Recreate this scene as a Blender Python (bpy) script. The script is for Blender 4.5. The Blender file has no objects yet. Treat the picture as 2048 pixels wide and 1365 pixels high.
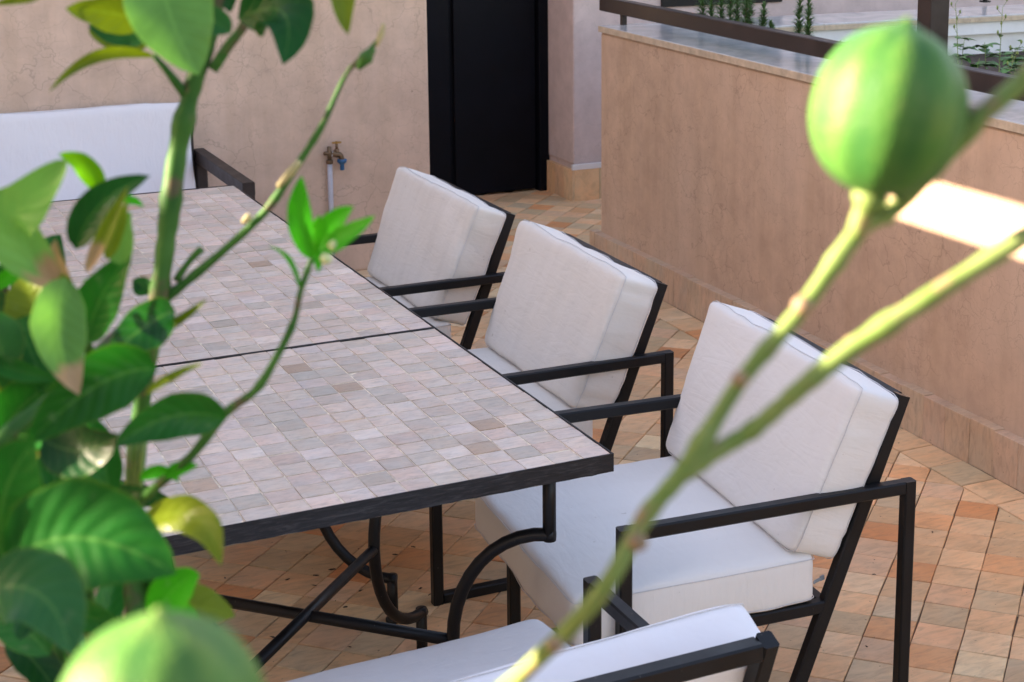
import bpy, bmesh, math, random
import numpy as np
from mathutils import Vector, Matrix, noise
random.seed(7)
SC = bpy.context.scene
COL = SC.collection
R = math.radians

# ------------------------------------------------------------------ camera
FPX, CX, CY = 3298.85, 1299.94, 347.24            # focal length and principal point, in pixels of a 2048 px wide frame
CAM = np.array([-1.26604, -2.47224, 1.80021])
yaw, pit, rol = -0.495046, -0.197246, -0.006165
def _rot(y, p, r):
    cy, sy, cp, sp, cr, sr = math.cos(y), math.sin(y), math.cos(p), math.sin(p), math.cos(r), math.sin(r)
    return (np.array([[cy, -sy, 0], [sy, cy, 0], [0, 0, 1]]) @ np.array([[1, 0, 0], [0, cp, -sp], [0, sp, cp]])
            @ np.array([[cr, 0, sr], [0, 1, 0], [-sr, 0, cr]]))
RM = _rot(yaw, pit, rol)                           # columns: right, forward, up
camd = bpy.data.cameras.new('camera'); cam = bpy.data.objects.new('camera', camd); COL.objects.link(cam)
M = Matrix.Identity(4)
for i in range(3):
    M[i][0], M[i][1], M[i][2], M[i][3] = RM[i][0], RM[i][2], -RM[i][1], CAM[i]
cam.matrix_world = M
camd.sensor_width = 36; camd.lens = FPX / 2048 * 36
camd.shift_x = (1024 - CX) / 2048; camd.shift_y = -(682.5 - CY) / 2048
camd.clip_start = .02; camd.clip_end = 200
camd.dof.use_dof = True; camd.dof.focus_distance = 3.6; camd.dof.aperture_fstop = 12
SC.camera = cam

def ray(p): return np.array([(p[0] - CX) / FPX, 1, -(p[1] - CY) / FPX]) @ RM.T
def dep(p, d): return Vector(CAM + d * ray(p))
def onz(p, z):
    r = ray(p); return Vector(CAM + (z - CAM[2]) / r[2] * r)
def onx(p, x):
    r = ray(p); return Vector(CAM + (x - CAM[0]) / r[0] * r)
def ony(p, y):
    r = ray(p); return Vector(CAM + (y - CAM[1]) / r[1] * r)
def proj(P):
    d = (np.asarray(P, float) - CAM) @ RM
    return CX + FPX * d[0] / d[1], CY - FPX * d[2] / d[1], d[1]

# ------------------------------------------------------------------ sky, sun, exposure
SUN_EL = R(18); SUN_TRAVEL = Vector((.915, -.404, 0)).normalized()
world = bpy.data.worlds.new('World'); SC.world = world; world.use_nodes = True
wn = world.node_tree.nodes; wl = world.node_tree.links
bg = wn['Background']; sky = wn.new('ShaderNodeTexSky'); sky.sky_type = 'NISHITA'; sky.sun_disc = False
sky.sun_elevation = SUN_EL; sky.sun_rotation = math.atan2(-SUN_TRAVEL.x, -SUN_TRAVEL.y)
sky.air_density = 1.0; sky.dust_density = 1.6; sky.ozone_density = 1.0
wl.new(sky.outputs[0], bg.inputs[0]); bg.inputs[1].default_value = 0.06
sl = bpy.data.lights.new('sun', 'SUN'); sl.energy = 3.2; sl.angle = R(.5); sl.color = (1, .93, .80)
sun = bpy.data.objects.new('sun', sl); COL.objects.link(sun)
trav = Vector((SUN_TRAVEL.x * math.cos(SUN_EL), SUN_TRAVEL.y * math.cos(SUN_EL), -math.sin(SUN_EL)))
sun.rotation_euler = trav.to_track_quat('-Z', 'Y').to_euler(); sun.location = (-6, 2, 8)
SC.view_settings.view_transform = 'Standard'; SC.view_settings.look = 'None'
SC.view_settings.exposure = 3.56; SC.view_settings.use_white_balance = True; SC.view_settings.white_balance_temperature = 8100; SC.view_settings.white_balance_tint = 23; SC.view_settings.gamma = 1; SC.view_settings.use_curve_mapping = False
SC.cycles.max_bounces = 8; SC.cycles.diffuse_bounces = 5

# ------------------------------------------------------------------ materials
def mat(name):
    m = bpy.data.materials.new(name); m.use_nodes = True
    nt = m.node_tree; return m, nt, nt.nodes['Principled BSDF']
def N(nt, t, **k):
    n = nt.nodes.new(t)
    for a, b in k.items(): setattr(n, a, b)
    return n
def noise_n(nt, scale, detail=4, rough=.55, vec=None, dist=0):
    n = N(nt, 'ShaderNodeTexNoise'); n.inputs['Scale'].default_value = scale; n.inputs['Detail'].default_value = detail
    n.inputs['Roughness'].default_value = rough; n.inputs['Distortion'].default_value = dist
    if vec is not None: nt.links.new(vec, n.inputs['Vector'])
    return n
def ramp(nt, src, stops):
    r = N(nt, 'ShaderNodeValToRGB'); e = r.color_ramp.elements
    while len(e) < len(stops): e.new(.5)
    for x, (p, c) in zip(e, stops):
        x.position = p; x.color = (*c, 1) if len(c) == 3 else c
    nt.links.new(src, r.inputs[0]); return r
def mix(nt, mode, fac, a, b):
    n = N(nt, 'ShaderNodeMix', data_type='RGBA', blend_type=mode)
    for s, v in ((n.inputs[0], fac), (n.inputs[6], a), (n.inputs[7], b)):
        if isinstance(v, (int, float)): s.default_value = v
        elif isinstance(v, tuple): s.default_value = (*v, 1)
        else: nt.links.new(v, s)
    return n.outputs[2]
def bump(nt, h, strength, dist, prev=None):
    b = N(nt, 'ShaderNodeBump'); b.inputs['Strength'].default_value = strength; b.inputs['Distance'].default_value = dist
    nt.links.new(h, b.inputs['Height'])
    if prev is not None: nt.links.new(prev, b.inputs['Normal'])
    return b.outputs[0]
def objvec(nt, perobj=False):
    if not perobj: return N(nt, 'ShaderNodeTexCoord').outputs['Object']
    tc = N(nt, 'ShaderNodeTexCoord'); oi = N(nt, 'ShaderNodeObjectInfo'); a = N(nt, 'ShaderNodeVectorMath', operation='MULTIPLY_ADD')
    cx = N(nt, 'ShaderNodeCombineXYZ')
    for i in range(3): nt.links.new(oi.outputs['Random'], cx.inputs[i])
    a.inputs[1].default_value = (37.1, 71.3, 19.7); nt.links.new(cx.outputs[0], a.inputs[0]); nt.links.new(tc.outputs['Object'], a.inputs[2])
    return a.outputs[0]
G = (.5, .5, .5)
def gr(x): return (x, x, x)

def m_metal(name, base, rough=.42, flecks=True):
    m, nt, b = mat(name); v = objvec(nt)
    n1 = noise_n(nt, 9, 5, .6, v); n2 = noise_n(nt, 130, 2, .5, v)
    c = ramp(nt, n1.outputs[0], [(.35, tuple(x * .75 for x in base)), (.7, tuple(x * 1.5 for x in base))]).outputs[0]
    if flecks:
        f = ramp(nt, n2.outputs[0], [(.73, gr(0)), (.78, gr(1))]); c = mix(nt, 'MIX', f.outputs[0], c, (.06, .055, .05))
    nt.links.new(c, b.inputs['Base Color'])
    rr = ramp(nt, n1.outputs[0], [(.3, gr(rough - .1)), (.7, gr(rough + .15))]); nt.links.new(rr.outputs[0], b.inputs['Roughness'])
    nt.links.new(bump(nt, n2.outputs[0], .12, .001), b.inputs['Normal']); b.inputs['Specular IOR Level'].default_value = .3
    return m
def m_rim():
    m, nt, b = mat('rim_steel'); tc = N(nt, 'ShaderNodeTexCoord'); mp = N(nt, 'ShaderNodeMapping')
    mp.inputs['Scale'].default_value = (7, 7, 60); mp.inputs['Rotation'].default_value = (.18, .12, 0)
    nt.links.new(tc.outputs['Object'], mp.inputs[0]); n = noise_n(nt, 3, 7, .65, mp.outputs[0], 1.0)
    c = ramp(nt, n.outputs[0], [(.3, (.004, .0045, .006)), (.52, (.012, .0125, .016)), (.8, (.06, .06, .066))]).outputs[0]
    n2 = noise_n(nt, 38, 4, .7, tc.outputs['Object']); f = ramp(nt, n2.outputs[0], [(.70, gr(0)), (.76, gr(.5))])
    c = mix(nt, 'MIX', f.outputs[0], c, (.2, .19, .18))
    nt.links.new(c, b.inputs['Base Color']); b.inputs['Roughness'].default_value = .5; b.inputs['Specular IOR Level'].default_value = .3
    nt.links.new(bump(nt, n.outputs[0], .3, .002), b.inputs['Normal']); return m
def m_fabric(name, base, rib=False):
    m, nt, b = mat(name); tc = N(nt, 'ShaderNodeTexCoord'); v = objvec(nt, True); oi = N(nt, 'ShaderNodeObjectInfo')
    n1 = noise_n(nt, 5, 5, .6, v); n2 = noise_n(nt, 17, 3, .5, v)
    dirt = ramp(nt, n1.outputs[0], [(.40, gr(0)), (.78, gr(1))])
    c = mix(nt, 'MULTIPLY', 1.0, oi.outputs['Color'], base)
    dd = N(nt, 'ShaderNodeMath', operation='MULTIPLY'); nt.links.new(dirt.outputs[0], dd.inputs[0]); nt.links.new(oi.outputs['Alpha'], dd.inputs[1])
    c = mix(nt, 'MIX', dd.outputs[0], c, (.60, .535, .43))
    mp = N(nt, 'ShaderNodeMapping'); mp.inputs['Scale'].default_value = (1.3, 15, 8); nt.links.new(v, mp.inputs[0])
    st = ramp(nt, noise_n(nt, 1.6, 4, .6, mp.outputs[0]).outputs[0], [(.45, gr(0)), (.75, gr(1))]); ds = N(nt, 'ShaderNodeMath', operation='MULTIPLY')
    nt.links.new(st.outputs[0], ds.inputs[0]); nt.links.new(oi.outputs['Alpha'], ds.inputs[1]); c = mix(nt, 'MIX', ds.outputs[0], c, (.46, .44, .41))
    sp = ramp(nt, noise_n(nt, 55, 2, .5, v).outputs[0], [(.755, gr(0)), (.785, gr(.35))])
    c = mix(nt, 'MIX', sp.outputs[0], c, (.30, .24, .17))
    nt.links.new(c, b.inputs['Base Color']); b.inputs['Roughness'].default_value = .9
    b.inputs['Specular IOR Level'].default_value = .15; b.inputs['Sheen Weight'].default_value = .15
    w = N(nt, 'ShaderNodeTexWave', bands_direction='Z' if not rib else 'X'); w.inputs['Scale'].default_value = 170 if not rib else 85
    w.inputs['Distortion'].default_value = .6 if not rib else 0; nt.links.new(tc.outputs['Object'], w.inputs[0])
    h = bump(nt, w.outputs['Fac'], .05 if not rib else .3, .001)
    w2 = N(nt, 'ShaderNodeTexWave', bands_direction='Y'); w2.inputs['Scale'].default_value = 170; w2.inputs['Distortion'].default_value = .6
    nt.links.new(tc.outputs['Object'], w2.inputs[0]); h = bump(nt, w2.outputs['Fac'], .04, .001, h)
    h = bump(nt, n2.outputs[0], .22, .012, h)
    mq = N(nt, 'ShaderNodeMapping'); mq.inputs['Scale'].default_value = (9, 2.2, 2.2); nt.links.new(v, mq.inputs[0]); n5 = noise_n(nt, 4, 3, .5, mq.outputs[0], 1.5)
    h = bump(nt, n5.outputs[0], .18, .010, h); nt.links.new(h, b.inputs['Normal']); return m
def m_tile(name, src, grain, rough=.5):
    m, nt, b = mat(name)
    if src == 'object':
        col = N(nt, 'ShaderNodeObjectInfo').outputs['Color']; v = objvec(nt, True)
    else:
        a = N(nt, 'ShaderNodeVertexColor', layer_name='Col'); col = a.outputs[0]; v = objvec(nt)
    mp = N(nt, 'ShaderNodeMapping'); mp.inputs['Scale'].default_value = (1, 3.2, 1); nt.links.new(v, mp.inputs[0])
    n1 = noise_n(nt, grain, 5, .62, mp.outputs[0], .8); n2 = noise_n(nt, grain * 4.5, 3, .6, v)
    f1 = ramp(nt, n1.outputs[0], [(.28, gr(.74)), (.5, gr(1)), (.76, gr(1.16))])
    c = mix(nt, 'MULTIPLY', 1.0, col, f1.outputs[0])
    n3 = noise_n(nt, grain * .55, 3, .5, v); tint = ramp(nt, n3.outputs[0], [(.35, (1.05, .97, .92)), (.65, (.95, 1.0, 1.04))])
    c = mix(nt, 'MULTIPLY', .8, c, tint.outputs[0])
    if grain < 20:
        ge = N(nt, 'ShaderNodeNewGeometry'); nd = noise_n(nt, 2.2, 5, .65, ge.outputs['Position']); ng = noise_n(nt, 23, 4, .6, ge.outputs['Position'])
        c = mix(nt, 'MULTIPLY', .45, c, ramp(nt, nd.outputs[0], [(.32, (.70, .64, .58)), (.52, (1, 1, 1))]).outputs[0])
        c = mix(nt, 'MIX', ramp(nt, ng.outputs[0], [(.70, gr(0)), (.78, gr(.35))]).outputs[0], c, (.16, .11, .075))
    pit_ = ramp(nt, n2.outputs[0], [(.245, gr(1)), (.30, gr(0))]); c = mix(nt, 'MIX', pit_.outputs[0], c, (.12, .085, .06))
    nt.links.new(c, b.inputs['Base Color'])
    rr = ramp(nt, n1.outputs[0], [(.3, gr(rough - .12)), (.7, gr(rough + .15))]); nt.links.new(rr.outputs[0], b.inputs['Roughness'])
    h = bump(nt, n1.outputs[0], .25, .004); h = bump(nt, n2.outputs[0], .25, .0015, h); nt.links.new(h, b.inputs['Normal']); return m
def m_plain(name, base, scale=40, var=.2, rough=.85, bs=.3, bd=.003):
    m, nt, b = mat(name); v = objvec(nt); n1 = noise_n(nt, scale, 6, .65, v)
    c = ramp(nt, n1.outputs[0], [(.3, tuple(x * (1 - var) for x in base)), (.7, tuple(x * (1 + var) for x in base))])
    nt.links.new(c.outputs[0], b.inputs['Base Color']); b.inputs['Roughness'].default_value = rough
    nt.links.new(bump(nt, n1.outputs[0], bs, bd), b.inputs['Normal']); return m
def m_plaster(name, base, crack=1.0, stain=True, cs=7.0, pale=None):
    m, nt, b = mat(name); v = objvec(nt)
    n0 = noise_n(nt, 1.6, 4, .55, v); n1 = noise_n(nt, 9, 6, .62, v); n2 = noise_n(nt, 160, 3, .6, v)
    c = ramp(nt, n1.outputs[0], [(.3, tuple(x * .87 for x in base)), (.7, tuple(x * 1.12 for x in base))]).outputs[0]
    pc = pale or (base[0] * 1.18, base[1] * 1.2, base[2] * 1.22)
    c = mix(nt, 'MIX', ramp(nt, n0.outputs[0], [(.46, gr(0)), (.72, gr(.6))]).outputs[0], c, pc)
    # vertical damp streaks
    mp = N(nt, 'ShaderNodeMapping'); mp.inputs['Scale'].default_value = (7, 7, .55); nt.links.new(v, mp.inputs[0])
    n3 = noise_n(nt, 1.5, 5, .6, mp.outputs[0])
    if stain: c = mix(nt, 'MULTIPLY', .55, c, ramp(nt, n3.outputs[0], [(.3, (.84, .82, .76)), (.6, (1.02, 1.02, 1.02))]).outputs[0])
    # crackle
    wv = N(nt, 'ShaderNodeVectorMath', operation='MULTIPLY_ADD'); wn_ = noise_n(nt, 11, 3, .6, v); wv.inputs[1].default_value = (.11, .11, .11)
    nt.links.new(wn_.outputs['Color'], wv.inputs[0]); nt.links.new(v, wv.inputs[2])
    h = None
    for sc_, wd, amt in ((cs, .017, .75), (cs * 2.6, .026, .5)):
        vo = N(nt, 'ShaderNodeTexVoronoi', feature='DISTANCE_TO_EDGE'); vo.inputs['Scale'].default_value = sc_; nt.links.new(wv.outputs[0], vo.inputs['Vector'])
        ln = ramp(nt, vo.outputs['Distance'], [(0, gr(1)), (wd, gr(0))])
        mk = ramp(nt, noise_n(nt, 2.3 if sc_ == cs else 3.1, 3, .5, v).outputs[0], [(.40, gr(0)), (.54, gr(1))])
        k = N(nt, 'ShaderNodeMath', operation='MULTIPLY'); nt.links.new(ln.outputs[0], k.inputs[0]); nt.links.new(mk.outputs[0], k.inputs[1])
        k2 = N(nt, 'ShaderNodeMath', operation='MULTIPLY'); nt.links.new(k.outputs[0], k2.inputs[0]); k2.inputs[1].default_value = amt * crack
        c = mix(nt, 'MIX', k2.outputs[0], c, tuple(x * .42 for x in base))
    # small dark marks
    vo = N(nt, 'ShaderNodeTexVoronoi'); vo.inputs['Scale'].default_value = 6; vo.inputs['Randomness'].default_value = 1; nt.links.new(v, vo.inputs['Vector'])
    c = mix(nt, 'MIX', ramp(nt, vo.outputs['Distance'], [(.016, gr(.55)), (.026, gr(0))]).outputs[0], c, (.10, .07, .05))
    nt.links.new(c, b.inputs['Base Color']); b.inputs['Roughness'].default_value = .82; b.inputs['Specular IOR Level'].default_value = .3
    h = bump(nt, n1.outputs[0], .25, .006); h = bump(nt, n2.outputs[0], .25, .001, h); nt.links.new(h, b.inputs['Normal']); return m
def m_marble():
    m, nt, b = mat('cap_marble'); v = objvec(nt); n1 = noise_n(nt, 4, 7, .65, v, 2.0)
    c = ramp(nt, n1.outputs[0], [(.3, (.36, .37, .38)), (.55, (.50, .50, .50)), (.75, (.58, .57, .55))])
    nt.links.new(c.outputs[0], b.inputs['Base Color']); b.inputs['Roughness'].default_value = .16; b.inputs['Specular IOR Level'].default_value = .7
    return m
def m_leaf():
    m, nt, b = mat('leaf_green'); oi = N(nt, 'ShaderNodeObjectInfo'); v = objvec(nt, True)
    uv = N(nt, 'ShaderNodeUVMap'); sp = N(nt, 'ShaderNodeSeparateXYZ'); nt.links.new(uv.outputs[0], sp.inputs[0])
    av = N(nt, 'ShaderNodeMath', operation='ABSOLUTE'); ms = N(nt, 'ShaderNodeMath', operation='SUBTRACT'); ms.inputs[1].default_value = .5
    nt.links.new(sp.outputs['Y'], ms.inputs[0]); nt.links.new(ms.outputs[0], av.inputs[0])
    n1 = noise_n(nt, 14, 4, .6, v); n2 = noise_n(nt, 60, 3, .6, v)
    c = mix(nt, 'MULTIPLY', 1.0, oi.outputs['Color'], ramp(nt, n1.outputs[0], [(.3, gr(.72)), (.7, gr(1.3))]).outputs[0])
    rib = ramp(nt, av.outputs[0], [(0.0, gr(1)), (.035, gr(0))]); c = mix(nt, 'MIX', rib.outputs[0], c, mix(nt, 'ADD', .45, oi.outputs['Color'], (.07, .14, .04)))
    # side veins
    ad = N(nt, 'ShaderNodeMath', operation='MULTIPLY_ADD'); ad.inputs[1].default_value = -.45
    nt.links.new(av.outputs[0], ad.inputs[0]); nt.links.new(sp.outputs['X'], ad.inputs[2])
    sn = N(nt, 'ShaderNodeMath', operation='SINE'); m2 = N(nt, 'ShaderNodeMath', operation='MULTIPLY'); m2.inputs[1].default_value = 52
    nt.links.new(ad.outputs[0], m2.inputs[0]); nt.links.new(m2.outputs[0], sn.inputs[0])
    vn = ramp(nt, sn.outputs[0], [(.86, gr(0)), (1.0, gr(.45))]); c = mix(nt, 'MIX', vn.outputs[0], c, mix(nt, 'ADD', .3, oi.outputs['Color'], (.05, .08, .03)))
    # dusty spots, yellow rim, dry tissue
    c = mix(nt, 'MIX', ramp(nt, n2.outputs[0], [(.66, gr(0)), (.78, gr(.25))]).outputs[0], c, (.16, .20, .15))
    edge = ramp(nt, av.outputs[0], [(.455, gr(0)), (.5, gr(.55))]); c = mix(nt, 'MIX', edge.outputs[0], c, mix(nt, 'ADD', .5, oi.outputs['Color'], (.12, .14, .01)))
    at = N(nt, 'ShaderNodeAttribute', attribute_name='dry'); dn = N(nt, 'ShaderNodeMath', operation='ADD')
    dr0 = ramp(nt, n1.outputs[0], [(.3, gr(-.0)), (.7, gr(.35))]); nt.links.new(at.outputs['Fac'], dn.inputs[0]); nt.links.new(dr0.outputs[0], dn.inputs[1])
    dr = ramp(nt, dn.outputs[0], [(.50, gr(0)), (.95, gr(1))]); drn = mix(nt, 'MIX', n2.outputs[0], (.40, .27, .18), (.24, .16, .10))
    c = mix(nt, 'MIX', dr.outputs[0], c, drn)
    nt.links.new(c, b.inputs['Base Color']); b.inputs['Roughness'].default_value = .36; b.inputs['Specular IOR Level'].default_value = .17
    h = bump(nt, sn.outputs[0], .12, .002); h = bump(nt, n1.outputs[0], .35, .004, h); nt.links.new(h, b.inputs['Normal'])
    tr = N(nt, 'ShaderNodeBsdfTranslucent'); hs = mix(nt, 'MULTIPLY', 1, c, (1.5, 1.7, .7)); nt.links.new(hs, tr.inputs[0])
    ms_ = N(nt, 'ShaderNodeMixShader'); ms_.inputs[0].default_value = .28; nt.links.new(b.outputs[0], ms_.inputs[1]); nt.links.new(tr.outputs[0], ms_.inputs[2])
    nt.links.new(ms_.outputs[0], nt.nodes['Material Output'].inputs[0]); return m
def m_bark(name, a, c2, br, sc=25):
    m, nt, b = mat(name); v = objvec(nt, True); n1 = noise_n(nt, sc, 4, .6, v); n2 = noise_n(nt, sc * 1.7, 4, .6, v)
    c = ramp(nt, n1.outputs[0], [(.3, a), (.65, c2)]).outputs[0]
    c = mix(nt, 'MIX', ramp(nt, n2.outputs[0], [(.56, gr(0)), (.66, gr(.85))]).outputs[0], c, br)
    nt.links.new(c, b.inputs['Base Color']); b.inputs['Roughness'].default_value = .55; b.inputs['Specular IOR Level'].default_value = .15
    nt.links.new(bump(nt, n2.outputs[0], .5, .002), b.inputs['Normal']); return m
def m_lemon():
    m, nt, b = mat('lemon_skin'); v = objvec(nt, True); n1 = noise_n(nt, 22, 4, .6, v); vo = N(nt, 'ShaderNodeTexVoronoi'); vo.inputs['Scale'].default_value = 650
    nt.links.new(v, vo.inputs['Vector'])
    c = ramp(nt, n1.outputs[0], [(.3, (.022, .120, .022)), (.5, (.052, .160, .030)), (.72, (.125, .205, .046))])
    rb = N(nt, 'ShaderNodeAttribute', attribute_name='rib'); n4 = noise_n(nt, 95, 4, .65, v)
    cc = mix(nt, 'MIX', rb.outputs['Fac'], c.outputs[0], (.006, .085, .020)); cc = mix(nt, 'MIX', ramp(nt, n4.outputs[0], [(.60, gr(0)), (.74, gr(.5))]).outputs[0], cc, (.17, .24, .07))
    nt.links.new(cc, b.inputs['Base Color']); b.inputs['Roughness'].default_value = .48
    b.inputs['Specular IOR Level'].default_value = .2; b.inputs['Subsurface Weight'].default_value = .03; b.inputs['Subsurface Radius'].default_value = (.01, .015, .004); b.inputs['Subsurface Scale'].default_value = .3
    h = bump(nt, vo.outputs['Distance'], .35, .001); h = bump(nt, n1.outputs[0], .3, .003, h); nt.links.new(h, b.inputs['Normal']); return m

MT = dict(
    black=m_metal('black_metal', (.0045, .005, .0065)), brown=m_metal('brown_metal', (.030, .021, .019), .38, False), rim=m_rim(),
    wood=m_metal('dark_stained_wood', (.035, .026, .024), .5, False),
    fabric=m_fabric('white_fabric', (.74, .72, .70)), ribbed=m_fabric('white_ribbed_fabric', (.73, .72, .72), True),
    seam=m_plain('seam_thread', (.60, .59, .60), 300, .1), steel=m_plain('zip_metal', (.25, .28, .30), 90, .2, .35),
    ttile=m_tile('table_tile', 'object', 34, .5), ftile=m_tile('floor_tile', 'object', 16, .62), ftile2=m_tile('floor_tile_field', 'attr', 16, .62),
    grout=m_plain('pale_grout', (.74, .62, .48), 60, .3), fgrout=m_plain('floor_grout', (.13, .09, .062), 40, .45),
    cement=m_plain('cement', (.20, .17, .15), 40, .3, .95, .8, .01),
    wall=m_plaster('pink_plaster', (.61, .44, .345), .5, True, 6.0), planter=m_plaster('ochre_plaster', (.56, .385, .280), .6, True, 8.0, (.60, .44, .34)),
    lilac=m_plaster('pale_pink_plaster', (.56, .46, .44), .25, False), capedge=m_plain('limestone', (.52, .41, .30), 24, .22, .8), marble=m_marble(),
    white=m_plain('white_paint', (.72, .73, .74), 12, .06, .7), door=m_plain('black_door_paint', (.0015, .0024, .0056), 5, .35, .6, .05), soil=m_plain('soil', (.06, .04, .03), 60, .5, 1, 1, .02),
    leaf=m_leaf(), stem=m_bark('green_stem', (.010, .075, .014), (.035, .13, .024), (.095, .065, .045)), twig=m_bark('pale_twig', (.085, .170, .034), (.175, .245, .085), (.24, .17, .10), 35),
    bark=m_bark('bark', (.10, .075, .05), (.16, .12, .08), (.08, .10, .05)), lemon=m_lemon(), bud=m_plain('sunlit_leaf_bit', (.42, .50, .25), 60, .15, .5),  # bud: pale green that stands for sunlit bits of leaf
    bark2=m_plain('brown_leaf_scar', (.22, .15, .085), 90, .3, .7), yellow=m_plain('yellow_tip_and_fleck', (.30, .27, .13), 60, .2, .6),  # yellow: pale twig tip, and sun flecks on the twig as colour
    brass=m_metal('brass', (.36, .22, .075), .4, False), oldbrass=m_metal('old_brass', (.16, .105, .065), .5, False), blue=m_plain('blue_plastic', (.012, .10, .22), 30, .15, .4),
    pvc=m_plain('grey_pipe', (.47, .45, .48), 20, .1, .5), glass=m_plain('dark_glass', (.012, .012, .018), 3, .2, .15, 0), clay=m_plain('terracotta', (.33, .16, .09), 20, .25),
    litter=m_plain('dry_leaf_litter', (.05, .034, .024), 80, .4), rosemary=m_plain('rosemary_needles', (.065, .16, .04), 30, .45, .6), rstem=m_plain('rosemary_stem', (.17, .10, .05), 50, .3),
    weed=m_plain('weed_leaf', (.05, .17, .03), 30, .3, .5), weedstem=m_plain('weed_stem', (.17, .24, .07), 30, .3, .6),
)
MT['door'].node_tree.nodes['Principled BSDF'].inputs['Specular IOR Level'].default_value = .14
for k in ('brass', 'oldbrass'): MT[k].node_tree.nodes['Principled BSDF'].inputs['Metallic'].default_value = .8

# ------------------------------------------------------------------ mesh helpers
class MB:
    def __init__(s): s.v = []; s.f = []
    def add(s, vs, fs):
        o = len(s.v); s.v += [tuple(x) for x in vs]; s.f += [tuple(i + o for i in f) for f in fs]; return s
    def box(s, lo, hi):
        (a, b, c), (d, e, f) = lo, hi
        return s.add([(a, b, c), (d, b, c), (d, e, c), (a, e, c), (a, b, f), (d, b, f), (d, e, f), (a, e, f)],
                     [(0, 3, 2, 1), (4, 5, 6, 7), (0, 1, 5, 4), (1, 2, 6, 5), (2, 3, 7, 6), (3, 0, 4, 7)])
    def bar(s, p, q, w, h, up=(0, 0, 1), ch=.12):
        p, q = Vector(p), Vector(q); t = (q - p).normalized(); up = Vector(up)
        if abs(t.dot(up)) > .95: up = Vector((1, 0, 0))
        sd = t.cross(up).normalized(); u = sd.cross(t); w2, h2 = w / 2, h / 2; c = min(w, h) * ch
        pr = [(-w2 + c, -h2), (w2 - c, -h2), (w2, -h2 + c), (w2, h2 - c), (w2 - c, h2), (-w2 + c, h2), (-w2, h2 - c), (-w2, -h2 + c)]
        vs = [p + sd * a + u * b for a, b in pr] + [q + sd * a + u * b for a, b in pr]
        return s.add(vs, [tuple(range(7, -1, -1)), tuple(range(8, 16))] + [(i, (i + 1) % 8, 8 + (i + 1) % 8, 8 + i) for i in range(8)])
    def tube(s, pts, rad, n=10, cap=True):
        pts = [Vector(p) for p in pts]; rad = rad if isinstance(rad, (list, tuple)) else [rad] * len(pts)
        ref = None; vs = []
        for i, p in enumerate(pts):
            t = (pts[min(i + 1, len(pts) - 1)] - pts[max(i - 1, 0)]).normalized()
            if ref is None: ref = t.orthogonal().normalized()
            ref = (ref - t * ref.dot(t)).normalized(); b = t.cross(ref)
            vs += [p + (ref * math.cos(2 * math.pi * k / n) + b * math.sin(2 * math.pi * k / n)) * rad[i] for k in range(n)]
        fs = [(i * n + k, i * n + (k + 1) % n, (i + 1) * n + (k + 1) % n, (i + 1) * n + k) for i in range(len(pts) - 1) for k in range(n)]
        if cap: fs += [tuple(range(n - 1, -1, -1)), tuple((len(pts) - 1) * n + k for k in range(n))]
        return s.add(vs, fs)
    def lathe(s, c, prof, n=16, axis=(0, 0, 1)):
        ax = Vector(axis).normalized(); a = ax.orthogonal().normalized(); b = ax.cross(a); c = Vector(c); vs = []
        for r, z in prof: vs += [c + ax * z + (a * math.cos(2 * math.pi * k / n) + b * math.sin(2 * math.pi * k / n)) * r for k in range(n)]
        fs = [(i * n + k, i * n + (k + 1) % n, (i + 1) * n + (k + 1) % n, (i + 1) * n + k) for i in range(len(prof) - 1) for k in range(n)]
        fs += [tuple(range(n - 1, -1, -1)), tuple((len(prof) - 1) * n + k for k in range(n))]
        return s.add(vs, fs)
    def mesh(s, name, m, smooth=False):
        me = bpy.data.meshes.new(name); me.from_pydata(s.v, [], s.f); me.materials.append(m)
        if smooth: me.polygons.foreach_set('use_smooth', [True] * len(me.polygons))
        me.update(); return me
    def build(s, name, m, parent=None, smooth=False, color=None, bevel=0):
        o = put(name, s.mesh(name, m, smooth), parent, color)
        if bevel:
            md = o.modifiers.new('bevel', 'BEVEL'); md.width = bevel; md.segments = 2; md.limit_method = 'ANGLE'
        return o
def put(name, me, parent=None, color=None):
    o = bpy.data.objects.new(name, me); COL.objects.link(o)
    if parent is not None: o.parent = parent
    if color is not None: o.color = color if len(color) == 4 else (*color, 1)
    return o
def tag(o, label, cat, group=None):
    o['label'] = label; o['category'] = cat
    if group: o['group'] = group
    return o
def thing(name, label, cat, loc=(0, 0, 0), rz=0, group=None):
    o = bpy.data.objects.new(name, None); COL.objects.link(o); o.location = loc; o.rotation_euler = (0, 0, rz); o.empty_display_size = .1
    return tag(o, label, cat, group)
def struct(o): o['kind'] = 'structure'; return o
def stuff(o): o['kind'] = 'stuff'; return o
def bez(p, n=12):
    p = [Vector(x) for x in p]
    if len(p) == 2: return [p[0].lerp(p[1], i / n) for i in range(n + 1)]
    if len(p) == 3: return [p[0] * (1 - t) ** 2 + p[1] * 2 * t * (1 - t) + p[2] * t * t for t in [i / n for i in range(n + 1)]]
    out = []
    for i in range(len(p) - 1):                     # Catmull-Rom
        a, b, c, d = p[max(i - 1, 0)], p[i], p[i + 1], p[min(i + 2, len(p) - 1)]
        for k in range(n):
            t = k / n; out.append(.5 * (2 * b + (c - a) * t + (2 * a - 5 * b + 4 * c - d) * t * t + (3 * b - a - 3 * c + d) * t ** 3))
    return out + [p[-1]]

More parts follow.
